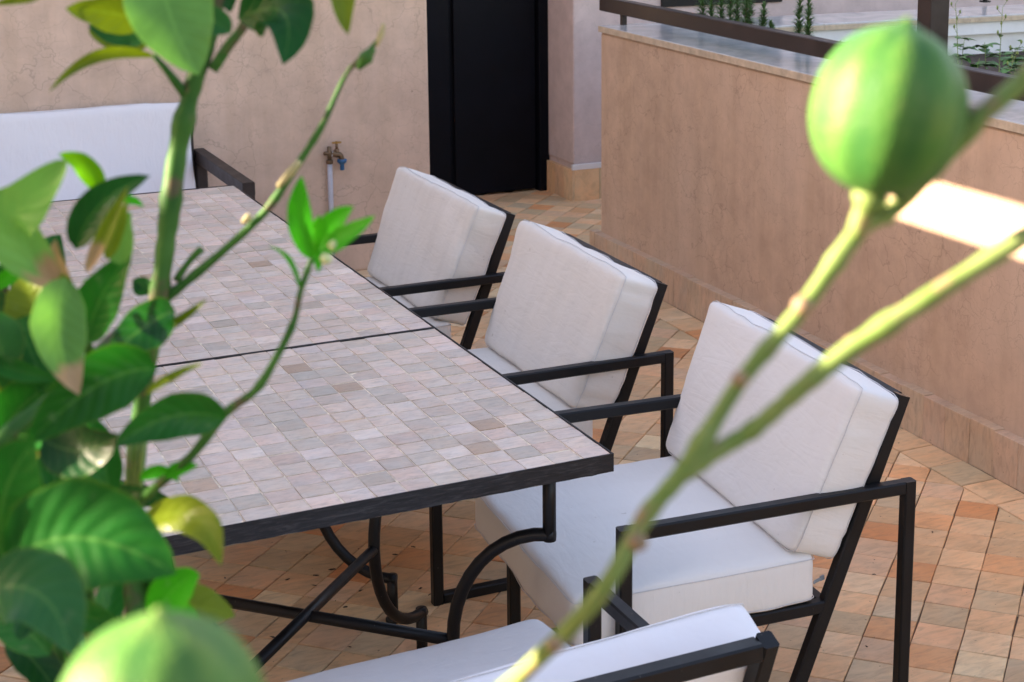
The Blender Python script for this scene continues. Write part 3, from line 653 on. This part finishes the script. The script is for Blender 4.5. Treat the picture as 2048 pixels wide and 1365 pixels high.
# ------------------------------------------------------------------ plants in the planter
def rosemary(px, topz, x_, label):
    P = onx((px, 60), x_); b = Vector((x_, P.y, .855)); t = thing('rosemary_sprig', label, 'plant', b, 0, 'rosemary sprigs behind the handrail')
    h = topz - .855; sway = Vector((random.uniform(-.02, .02), random.uniform(-.02, .02), 0))
    pts = [Vector((0, 0, h * k / 8)) + sway * (k / 8) ** 2 for k in range(9)]
    MB().tube(pts, [.0035 - .0025 * k / 8 for k in range(9)], 6).build('stem', MT['rstem'], t, True)
    mb = MB(); n = int(h * 1500)
    for k in range(n):
        u = .12 + .88 * (k + random.random()) / n; c = Vector((0, 0, h * u)) + sway * u * u; a = random.uniform(0, 6.283)
        l = random.uniform(.034, .056) * (1 - .5 * max(0, u - .75) / .25); el = random.uniform(-.15, .75) + (.6 if u > .93 else 0)
        d = Vector((math.cos(a) * math.cos(el), math.sin(a) * math.cos(el), math.sin(el))); s = d.cross(Vector((0, 0, 1))).normalized() * .0030
        e = c + d * l; dd = c + d * l * .5 + Vector((0, 0, .006)); mb.add([c - s * .5, c + s * .5, dd + s, dd - s, e], [(0, 1, 2, 3), (3, 2, 4)])
    stuff(mb.build('needles', MT['rosemary'], t))
for px, tz, x_, lb in ((1408, 1.20, 2.30, 'upright rosemary sprig at the door end of the row behind the handrail'),
        (1424, 1.13, 2.42, 'thin rosemary sprig, second in the clump from the door end'), (1441, 1.19, 2.34, 'leafy rosemary sprig, third in the clump from the door end'),
        (1458, 1.22, 2.45, 'rosemary sprig set furthest back in the thick clump'), (1471, 1.17, 2.36, 'brown stemmed rosemary sprig in the middle of the thick clump'),
        (1490, 1.22, 2.31, 'broadest and tallest rosemary sprig of the thick clump'), (1500, 1.18, 2.40, 'rosemary sprig half hidden behind the broadest one of the clump'),
        (1524, 1.15, 2.36, 'rosemary sprig closing the thick clump behind the handrail'), (1533, 1.09, 2.30, 'short bushy rosemary sprig at the foot of the clump'),
        (1550, 1.06, 2.38, 'very small rosemary shoot standing alone between two clumps'), (1595, 1.20, 2.36, 'tall rosemary stem with bare foot, one of a pair'),
        (1617, 1.21, 2.34, 'tall rosemary stem leafy to the ground, one of a pair'), (1676, 1.055, 2.30, 'small rosemary shoot just above the handrail near the lemon')):
    rosemary(px, tz, x_, lb)
def heart(mb_parent, c, d, nrm, L, W):
    d = Vector(d).normalized(); nrm = Vector(nrm).normalized(); s = d.cross(nrm).normalized(); nrm = s.cross(d); vs = []; fs = []
    for i in range(7):
        u = i / 6; w = W * (math.sin(math.pi * min(1, u * .92 + .08) ** .7)) ; q = c + d * L * u - nrm * L * .25 * u * u
        vs += [q - s * w + nrm * w * .25, q, q + s * w + nrm * w * .25]
    for i in range(6):
        for k in (0, 1): fs.append((i * 3 + k, i * 3 + k + 1, i * 3 + 4 + k, i * 3 + 3 + k))
    return MB().add(vs, fs).build('leaf', MT['weed'], mb_parent, True)
def weed(px, py, x_, nl, label, flower=False):
    P = onx((px, py), x_); h = P.z - .858; b = Vector((x_, P.y, .858)); t = thing('weed_plant', label, 'plant', b, 0, 'weeds behind the handrail')
    sw = Vector((random.uniform(-.03, .03), random.uniform(-.04, .02), 0))
    pts = [Vector((0, 0, h * k / 7)) + sw * (k / 7) ** 2 for k in range(8)]
    MB().tube(pts, [.0024 - .0014 * k / 7 for k in range(8)], 6).build('stem', MT['weedstem'], t, True)
    for k in range(nl):
        u = random.uniform(.5, 1.0) if not flower else random.uniform(.35, .7); a = random.uniform(0, 6.28)
        heart(t, Vector((0, 0, h * u)) + sw * u * u, (math.cos(a), math.sin(a), random.uniform(-.1, .5)), (0, 0, 1), random.uniform(.045, .07), random.uniform(.018, .028))
    if flower:
        for k in range(5):
            u = 1 - .08 * k; a = k * 2.4; c = Vector((0, 0, h * u)) + sw * u * u; e = c + Vector((math.cos(a) * .018, math.sin(a) * .018, .022))
            MB().tube([c, e], .0009, 5).build('stalk', MT['weedstem'], t); MB().lathe(e, [(.001, -.002), (.0042, .004), (.0036, .010), (.001, .014)], 8).build('bud', MT['weedstem'], t, True)
weed(1922, 8, 2.75, 4, 'tall thin weed stalk with small buds right beside the brown post', True)
weed(1924, 74, 2.95, 12, 'low dark leafed weed beside the brown post behind the handrail')
weed(1975, 84, 2.90, 12, 'round leafed low weed in the middle of the far bed')
weed(2004, 14, 2.70, 3, 'tall weed stalk with one drooping leaf and bud cluster', True)
weed(2014, 100, 2.62, 6, 'budding weed with pale seed heads close to the handrail', True)
weed(2034, 96, 2.85, 14, 'dense dark green weed clump beyond the pale seed heads')
weed(1950, 116, 2.72, 7, 'smallest weed sprouting just above the handrail')

gc = MB(); rg = random.Random(11)
for k in range(2600):
    x_ = rg.uniform(2.16, 4.6); y_ = rg.uniform(-1.5, 3.42)
    if noise.noise(Vector((x_ * 1.7, y_ * 1.7, 4))) < -.12: continue
    z_ = .862 + abs(rg.gauss(0, .030)); a = rg.uniform(0, 6.28); el = rg.uniform(-.2, .7); L = rg.uniform(.018, .042); W_ = L * rg.uniform(.28, .42)
    d = Vector((math.cos(a) * math.cos(el), math.sin(a) * math.cos(el), math.sin(el))); sd = Vector((-math.sin(a), math.cos(a), rg.uniform(-.3, .3))); c = Vector((x_, y_, z_)); up = Vector((0, 0, W_ * .35))
    gc.add([c, c + d * L * .4 - sd * W_ + up, c + d * L, c + d * L * .4 + sd * W_ + up, c + d * L * .5], [(0, 1, 4), (1, 2, 4), (2, 3, 4), (3, 0, 4)])
tag(stuff(gc.build('ground_cover', MT['weed'])), 'low green ground cover growing over the soil of the planter', 'ground cover')

# ------------------------------------------------------------------ lemon tree in its pot (close to the camera)
POT = Vector((-1.16, -1.78, 0))
pot = thing('plant_pot', 'round terracotta pot holding the lemon tree', 'pot', POT)
MB().lathe((0, 0, 0), [(.15, 0), (.20, .28), (.215, .30), (.225, .30), (.225, .36), (.20, .36), (.19, .33), (.02, .32)], 32).build('body', MT['clay'], pot, True)
MB().lathe((0, 0, .315), [(.19, 0), (.18, .012), (.01, .02)], 24).build('soil', MT['soil'], pot, True)
tree = thing('lemon_tree', 'lemon tree with broad green leaves and unripe lemons in front of the table', 'tree', POT + Vector((0, 0, .31)))
TO = tree.location.copy()
def tb(pts, rads, name='branch', m='stem', n=6, bulge=0):
    P = bez([p - TO for p in pts], n); k = len(P); rr = []
    for i in range(k):
        u = i / (k - 1) * (len(rads) - 1); a = int(min(u, len(rads) - 2)); r = rads[a] + (rads[a + 1] - rads[a]) * (u - a)
        if bulge and 0 < i < k - 1: r *= 1 + .22 * max(0, 1 - abs((i % bulge) - bulge / 2) / 1.2)
        rr.append(r * (1 + .17 * noise.noise(Vector((i * .7, r * 900, 3)))))
    return MB().tube(P, rr, 10).build(name, MT[m], tree, True)
D0 = 1.05
TT = dep((300, 1560), .98)                          # top of the trunk, below the frame
tb([POT + Vector((0, 0, .30)), POT + Vector((.02, .05, .7)), POT.lerp(TT, .8) + Vector((0, 0, .25)), TT], [.020, .017, .0145, .0112], 'trunk', 'bark', 8)
pd = lambda *a: [dep((x_, y_), d) for x_, y_, d in a]
tb([TT] + pd((285, 1365, 1.03), (268, 1100, 1.07), (275, 880, 1.07), (316, 610, D0), (336, 450, D0), (356, 300, D0), (385, 175, D0), (420, 60, D0), (445, -60, D0)), [.011, .0085, .007, .0058, .0052, .0058, .0062, .0062, .006, .0055, .005], 'stem', 'stem', 6, 7)
tb(pd((316, 610, D0), (440, 508, 1.05), (530, 424, 1.05), (590, 338, 1.05), (645, 250, 1.05), (692, 150, 1.05), (735, 105, 1.05), (757, 80, 1.05)), [.0034, .0026, .0025, .0024, .0020, .0014, .0018, .0011], 'twig', 'stem', 6, 9)
tb(pd((752, 92, 1.05), (764, 70, 1.05), (767, 48, 1.05)), [.0014, .0021, .0013], 'twig_tip', 'yellow')
tb(pd((716, 138, 1.05), (732, 115, 1.05), (748, 96, 1.05)), [.0016, .0048, .0018], 'leaf_bud', 'stem')
for a_, b2 in (((556, 374), (600, 322)), ((486, 446), (502, 430))): tb(pd((*a_, 1.046), ((a_[0] + b2[0]) / 2, (a_[1] + b2[1]) / 2, 1.045), (*b2, 1.046)), [.0016, .0028, .0018], 'sun_fleck', 'yellow')  # sunlit stretches of the twig, their light put into the yellow
tb(pd((352, 562, D0), (378, 518, D0), (404, 498, D0)), [.0026, .0021, .0025], 'twig', 'stem')
tb(pd((268, 1020, 1.06), (300, 985, .99), (380, 915, .97), (450, 828, .97), (512, 780, .97), (553, 715, .97), (587, 645, .97), (602, 580, .97), (625, 515, .97)), [.0028, .0028, .0028, .0027, .0025, .0023, .002, .0018, .0016], 'twig', 'stem', 6, 10)
tb(pd((-40, 930, .92), (20, 865, .93), (105, 795, .96), (185, 715, 1.0), (250, 655, 1.03), (318, 608, D0)), [.0048, .0046, .0042, .004, .0036, .0034], 'branch', 'stem', 6, 11)
tb(pd((376, 198, D0), (335, 140, 1.04), (308, 112, 1.03)), [.0036, .0024, .0016], 'twig', 'stem')
tb(pd((425, 140, D0), (455, 95, D0), (492, 42, D0), (515, -40, D0)), [.004, .0034, .003, .0026], 'twig', 'stem')
tb(pd((185, 715, 1.0), (150, 640, .98), (132, 590, .97)), [.0034, .003, .0024], 'twig', 'stem')
tb(pd((132, 690, .98), (160, 640, .98), (175, 560, .98)), [.002, .003, .002], 'twig', 'stem')
tb(pd((-30, 700, 1.2), (8, 620, 1.2), (6, 510, 1.2), (24, 425, 1.2)), [.003, .003, .0022, .0016], 'twig', 'bark')
for dx in (0, 14, 26): tb(pd((262 + dx * .6, 1010, 1.04), (250 + dx, 950, 1.03), (262 + dx, 885, 1.03)), [.0022, .002, .0014], 'petiole', 'twig')
LG = {'pale': (.085, .25, .060), 'mid': (.001, .100, .013), 'dark': (.001, .055, .012), 'olive': (.095, .145, .010), 'lime': (.075, .27, .008), 'grey': (.012, .100, .034), 'bright': (.006, .26, .010), 'straw': (.36, .31, .13)}
def leaf(pts, hw, col, d=D0, d2=None, roll=0, fold=.28, dry=None, wob=.11, tipw=.9, name='leaf', base_dry=False):
    d2 = d if d2 is None else d2; m_ = len(pts); n = 14; seed = random.uniform(0, 100)
    cl = bez([dep(p, d + (d2 - d) * i / (m_ - 1)) - TO for i, p in enumerate(pts)], n if m_ <= 3 else 6); n = len(cl) - 1
    vs = []; fs = []; uvs = []; dr = []; K = (-1, -.66, -.33, 0, .33, .66, 1); hwm = hw * (d + d2) / 2 / FPX
    for i, c in enumerate(cl):
        u = i / n; T = (cl[min(i + 1, n)] - cl[max(i - 1, 0)]).normalized(); V = (c + TO - Vector(CAM)).normalized()
        S = T.cross(V).normalized(); Nn = S.cross(T)
        S, Nn = S * math.cos(roll) + Nn * math.sin(roll), Nn * math.cos(roll) - S * math.sin(roll)
        w = hwm * (max(0, math.sin(math.pi * (u ** .85))) ** .72) * (1 - .18 * u) * (1.05 + .0 * tipw) + hwm * .015
        for v in K:
            ww = 1 + wob * noise.noise(Vector((u * 5, v * 2, seed))); q = c + S * (v * w * ww * math.cos(fold)) + Nn * (-abs(v) ** 1.3 * w * math.sin(fold) + wob * w * 1.6 * abs(v) * noise.noise(Vector((u * 4.5, v * 3, seed + 9))))
            vs.append(q); uvs.append((u, .5 + v * .5)); dd = 0
            if dry is not None: dd = max(0, min(1, ((u - dry) if not base_dry else (dry - u)) / .16 + .25 + .55 * noise.noise(Vector((u * 6, v * 3, seed)))))
            dr.append(dd)
    for i in range(n):
        for k in range(6): fs.append((i * 7 + k, i * 7 + k + 1, (i + 1) * 7 + k + 1, (i + 1) * 7 + k))
    mb = MB(); mb.add(vs, fs); me = mb.mesh('leaf', MT['leaf'], True)
    uvl = me.uv_layers.new(name='UVMap'); uvl.data.foreach_set('uv', [x_ for l in me.loops for x_ in uvs[l.vertex_index]])
    at = me.attributes.new('dry', 'FLOAT', 'POINT'); at.data.foreach_set('value', dr)
    k = random.uniform(.88, 1.12); c = LG[col]; return put(name, me, tree, tuple(x_ * k for x_ in c))
# the crown's leaves: base ... tip in photo pixels, half width, colour, distance
leaf([(318, -70), (330, 40), (398, 150)], 92, 'pale', .98, .96, .2)
leaf([(300, 45), (220, 20), (131, 18)], 40, 'olive', 1.02, 1.0, .3)
leaf([(302, 70), (240, 72), (176, 52)], 30, 'dark', 1.04)
leaf([(300, 80), (240, 95), (176, 60)], 26, 'olive', 1.06)
leaf([(312, 114), (185, 70), (98, 184)], 17, 'olive', 1.03, 1.0, .5, .5)
leaf([(476, 38), (612, -30), (566, 130)], 66, 'dark', 1.02, .98, .15, .2)
leaf([(462, 66), (420, 30), (372, 18)], 30, 'grey', 1.0)
leaf([(702, -110), (672, -30), (696, 70)], 31, 'olive', .98, .97)
leaf([(425, -60), (455, -20), (460, 26)], 26, 'dark', 1.05)
leaf([(120, -30), (60, -6), (-14, 10)], 14, 'olive', 1.0)
leaf([(260, -60), (250, 10), (272, 48)], 22, 'olive', 1.08, None, 0, .3, .2)
leaf([(624, 520), (588, 430), (604, 352)], 27, 'bright', .97, .96, .2)
leaf([(640, 505), (655, 440), (708, 414)], 26, 'bright', .97, .95, .2)
leaf([(640, 500), (690, 480), (750, 432)], 24, 'bright', .96, .94, .5)
leaf([(632, 520), (625, 480), (640, 430)], 20, 'bright', .98)
leaf([(602, 585), (592, 500), (538, 493)], 8, 'bright', .97, .96, .6, .6)
leaf([(628, 512), (640, 520), (636, 545)], 9, 'bright', .965)
leaf([(112, 570), (20, 460), (60, 400), (134, 320)], 62, 'pale', .93, .90, .15, .3, .17, .06, .9, 'leaf', True)
leaf([(150, 600), (105, 540), (112, 480)], 26, 'olive', .94, .93, .4, .5, .35)
leaf([(200, 392), (190, 318), (117, 309)], 25, 'lime', .97, .96, .3)
leaf([(152, 500), (175, 395), (300, 352)], 40, 'dark', .95, .94, .3, .35)
leaf([(172, 545), (210, 470), (256, 372)], 17, 'olive', .92, .91, .2, .5, .40, .06, .9, 'leaf', True)
leaf([(212, 520), (230, 470), (256, 400)], 16, 'olive', .925)
leaf([(240, 530), (230, 470), (262, 424)], 32, 'pale', .94, .93, .2)
leaf([(238, 400), (262, 394), (288, 414)], 10, 'bright', 1.0)
leaf([(172, 690), (188, 590), (264, 508)], 48, 'mid', .97, .95, .2)
leaf([(132, 555), (90, 660), (158, 790)], 58, 'pale', .90, .88, .15, .3, .72)
leaf([(350, 622), (290, 640), (206, 728)], 50, 'dark', 1.0, .96, .2)
leaf([(318, 668), (372, 640), (414, 598)], 12, 'olive', 1.0, .99, .5, .5)
leaf([(298, 590), (285, 570), (265, 560)], 22, 'dark', 1.06)
leaf([(314, 738), (200, 730), (55, 890)], 70, 'mid', .92, .90, .1, .25)
leaf([(290, 790), (345, 755), (406, 727)], 14, 'olive', .92, .92, .6, .6)
leaf([(452, 838), (350, 800), (226, 895)], 50, 'mid', .96, .92, .2, .3, None, .12)
leaf([(30, 640), (60, 690), (95, 790)], 60, 'mid', 1.02, 1.0)
leaf([(-30, 720), (40, 745), (110, 760)], 22, 'mid', .98)
leaf([(0, 870), (40, 800), (120, 760)], 55, 'mid', 1.0, 1.0)
leaf([(85, 880), (170, 930), (236, 868)], 62, 'dark', .94, .92, .2)
leaf([(20, 1170), (-40, 1010), (70, 880)], 110, 'mid', .86, .84, .15, .2)
leaf([(25, 1120), (150, 1020), (352, 1148)], 122, 'mid', .84, .83, .1, .15)
leaf([(-30, 1180), (110, 1140), (142, 1310)], 85, 'grey', .80, .78, .2, .25)
leaf([(305, 1235), (350, 1160), (400, 1150)], 44, 'bright', .93)
leaf([(290, 1210), (350, 1220), (402, 1240)], 30, 'bright', .95)
leaf([(288, 1050), (415, 975), (442, 1132)], 40, 'olive', .92, .88, -.2, .2, None, .16)
leaf([(280, 960), (320, 925), (360, 965)], 15, 'bright', .98); leaf([(330, 955), (360, 930), (396, 932)], 16, 'bright', .97)
leaf([(-20, 580), (30, 545), (72, 516)], 17, 'bright', 1.12); leaf([(-20, 560), (30, 515), (66, 516)], 13, 'mid', 1.14)
leaf([(175, 690), (130, 640), (165, 585)], 28, 'dark', 1.06)
leaf([(120, 735), (60, 690), (20, 690)], 18, 'straw', 1.1, None, 0, .3, .1)
# inner and lower leaves that fill the crown
rnd = random.Random(5)
for k in range(64):
    x_ = rnd.uniform(-90, 330); y_ = rnd.uniform(900, 1480) if k < 44 else rnd.uniform(560, 960)
    if k >= 44: x_ = rnd.uniform(-90, 130)
    if y_ < 1150 and x_ > 230 : x_ -= 120
    a = rnd.uniform(0, 6.28); L = rnd.uniform(110, 210); d = rnd.uniform(.98, 1.22)
    leaf([(x_, y_), (x_ + math.cos(a) * L * .5 + rnd.uniform(-30, 30), y_ + math.sin(a) * L * .5 - 25), (x_ + math.cos(a) * L, y_ + math.sin(a) * L)], rnd.uniform(34, 58), rnd.choice(['mid', 'dark', 'dark', 'mid', 'grey', 'olive', 'bright']), d, d + rnd.uniform(-.06, .06), rnd.uniform(-.7, .7))
for k in range(6): tb(pd((rnd.uniform(60, 240), 1420, 1.12), (rnd.uniform(20, 240), 1200, 1.13), (rnd.uniform(-20, 200), 980, 1.12)), [.004, .003, .002], 'twig', 'stem')
for p, r in (((668, 492), .0036), ((652, 518), .0036)):
    c = dep(p, .955) - TO; MB().lathe(c, [(.0004, -r), (r * .75, -r * .6), (r, 0), (r * .75, r * .6), (.0004, r)], 12).build('sunlit_leaf_bit', MT['bud'], tree, True)  # small sunlit leaf bits as pale balls, light put into the colour
# fruiting branch right in front of the lens
DN = .56
tb([POT + Vector((.02, .04, .62))] + pd((560, 1760, .72), (860, 1520, .64), (1030, 1362, .60), (1195, 1195, DN), (1290, 1035, DN), (1372, 935, DN), (1480, 765, DN), (1600, 622, DN), (1718, 462, DN), (1800, 408, DN), (1955, 240, .55), (2060, 150, .55), (2200, 20, .54)), [.009, .006, .0048, .0033, .0031, .0030, .0033, .0029, .0029, .0031, .0032, .0034, .0033, .003], 'fruiting_branch', 'twig', 7, 8)
tb(pd((1366, 950, DN), (1430, 905, DN), (1510, 856, DN), (1610, 770, .555), (1705, 695, .555), (1850, 600, .55), (2060, 465, .55), (2200, 370, .55)), [.0030, .0031, .0029, .0031, .0036, .0031, .0032, .003], 'side_branch', 'twig', 7, 9)
for p, s in (((1945, 235), .008), ((1605, 612), .006), ((1708, 690), .006), ((1480, 758), .005), ((1275, 1085), .006), ((1985, 522), .004), ((1110, 1290), .005)):
    c = dep(p, DN - .004) - TO; MB().lathe(c, [(.0012, -s * .5), (s * .55, -s * .25), (s * .62, .1 * s), (s * .4, .42 * s), (.001, s * .55)], 10, (.4, .3, .8)).build('node', MT['bark2'], tree, True)
# unseen leafy shoot left of the frame, added up-sun to dapple the fruiting branch
shp = [dep((x_, y_), DN) - trav * .37 for x_, y_ in ((1060, 1335), (1130, 1260), (1200, 1185), (1245, 1110), (1335, 985), (1425, 845), (1470, 775))]
tb([POT + Vector((-.03, .05, .75)), shp[0] + Vector((.05, 0, -.25)), shp[0], shp[2], shp[4], shp[6]], [.006, .004, .0026, .0024, .0022, .0018], 'twig', 'stem', 6, 9)
for k, P in enumerate(shp):
    d_ = Vector((.1, .2, 1)).normalized() * .03 + Vector((0, (-1) ** k * .022, 0)); nrm = -trav
    T = d_.normalized(); S = T.cross(nrm).normalized(); vs = []; fs = []
    for i in range(9):
        u = i / 8; w_ = .020 * math.sin(math.pi * u ** .85) ** .75 + .0004; q = P - d_ * 1.1 + d_ * 2.2 * u - TO
        vs += [q - S * w_, q - nrm * w_ * .2, q + S * w_]
    for i in range(8):
        for j in (0, 1): fs.append((i * 3 + j, i * 3 + j + 1, i * 3 + 4 + j, i * 3 + 3 + j))
    me = MB().add(vs, fs).mesh('leaf', MT['leaf'], True); ul = me.uv_layers.new(name='UVMap')
    ul.data.foreach_set('uv', [c for l in me.loops for c in ((l.vertex_index // 3) / 8, (l.vertex_index % 3) / 2)]); put('leaf', me, tree, LG['mid'])
def lemon(pb, pt, w, d, seed, name='lemon'):
    A, B = dep(pb, d) - TO, dep(pt, d - .006) - TO; ax = (B - A); L = ax.length; prof = []; n = 40; sg = 48
    a = ax.normalized(); s = a.orthogonal().normalized(); b2 = a.cross(s); vs = []; fs = []; hw = w * d / FPX
    for i in range(n + 1):
        u = i / n; r = hw * max(0, 1 - abs(2 * min(1, u / .965) - 1) ** 2.25) ** .5
        nip = hw * .15 * math.exp(-((u - .965) / .025) ** 2)
        r = max(math.hypot(r, nip) if u < .985 else hw * .06, hw * .02)
        for k in range(sg):
            th = 2 * math.pi * k / sg; rr = r * (1 + .020 * math.cos(9 * th + seed) * (abs(math.cos(4.5 * th)) ** .5) + .03 * noise.noise(Vector((math.cos(th) * 1.3, math.sin(th) * 1.3, u * 2 + seed))))
            vs.append(A + ax * u + (s * math.cos(th) + b2 * math.sin(th)) * rr)
    for i in range(n):
        for k in range(sg): fs.append((i * sg + k, i * sg + (k + 1) % sg, (i + 1) * sg + (k + 1) % sg, (i + 1) * sg + k))
    fs += [tuple(range(sg - 1, -1, -1)), tuple(n * sg + k for k in range(sg))]
    o = MB().add(vs, fs).build(name, MT['lemon'], tree, True)
    at = o.data.attributes.new('rib', 'FLOAT', 'POINT'); at.data.foreach_set('value', [max(0, -math.cos(9 * (2 * math.pi * (i % sg) / sg) + seed) + .6 * noise.noise(Vector((i // sg * .12, (i % sg) * .2, seed)))) * .55 for i in range(len(vs))])
    MB().lathe(B - a * .006, [(hw * .22, -.003), (hw * .15, .0015), (hw * .09, .0045), (hw * .05, .0065), (.0005, .007)], 14, a).build('nipple', MT['twig'], o, True)
    MB().lathe(A - a * .001, [(.0015, -.006), (.0042, -.003), (.0062, .0), (.005, .003), (.001, .004)], 12, a).build('calyx', MT['twig'], o, True)
    return o
lemon((1740, 392), (1816, 40), 152, .55, 1.2)
tb(pd((1712, 468, DN), (1726, 425, .556), (1741, 388, .552)), [.0040, .0036, .0042], 'fruit_stalk', 'twig')
lemon((330, 1640), (318, 1222), 205, .44, 4.0)
tb([dep((560, 1760), .72), dep((420, 1720), .56), dep((331, 1636), .445)], [.004, .003, .003], 'fruit_stalk', 'twig')

# ------------------------------------------------------------------ litter on the floor
lm = MB(); rl_ = random.Random(3)
spots = [(450, 1157), (628, 1172), (632, 1152), (664, 1140), (840, 1178), (860, 1190), (722, 1182), (575, 1160), (700, 1295), (545, 1275), (470, 1205), (690, 1215), (790, 1110), (827, 1095), (1640, 1365 - 70), (1865, 1065), (1748, 1150), (1733, 1294), (890, 1205), (905, 1300)]
for px, py in spots:
    c = onz((px, py), .0042); a = rl_.uniform(0, 6.28); l = rl_.uniform(.003, .011); w = l * rl_.uniform(.2, .5)
    vs = []; n = 7
    for k in range(n):
        th = 2 * math.pi * k / n; r = rl_.uniform(.7, 1.2); x_, y_ = math.cos(th) * l * r, math.sin(th) * w * r
        vs.append((c.x + x_ * math.cos(a) - y_ * math.sin(a), c.y + x_ * math.sin(a) + y_ * math.cos(a), c.z + rl_.uniform(0, .002)))
    lm.add(vs + [(c.x, c.y, c.z + .003)], [(k, (k + 1) % n, n) for k in range(n)])
lo_ = stuff(lm.build('leaf_litter', MT['litter'])); tag(lo_, 'dark scraps of dry leaf lying on the floor tiles under the table', 'litter')
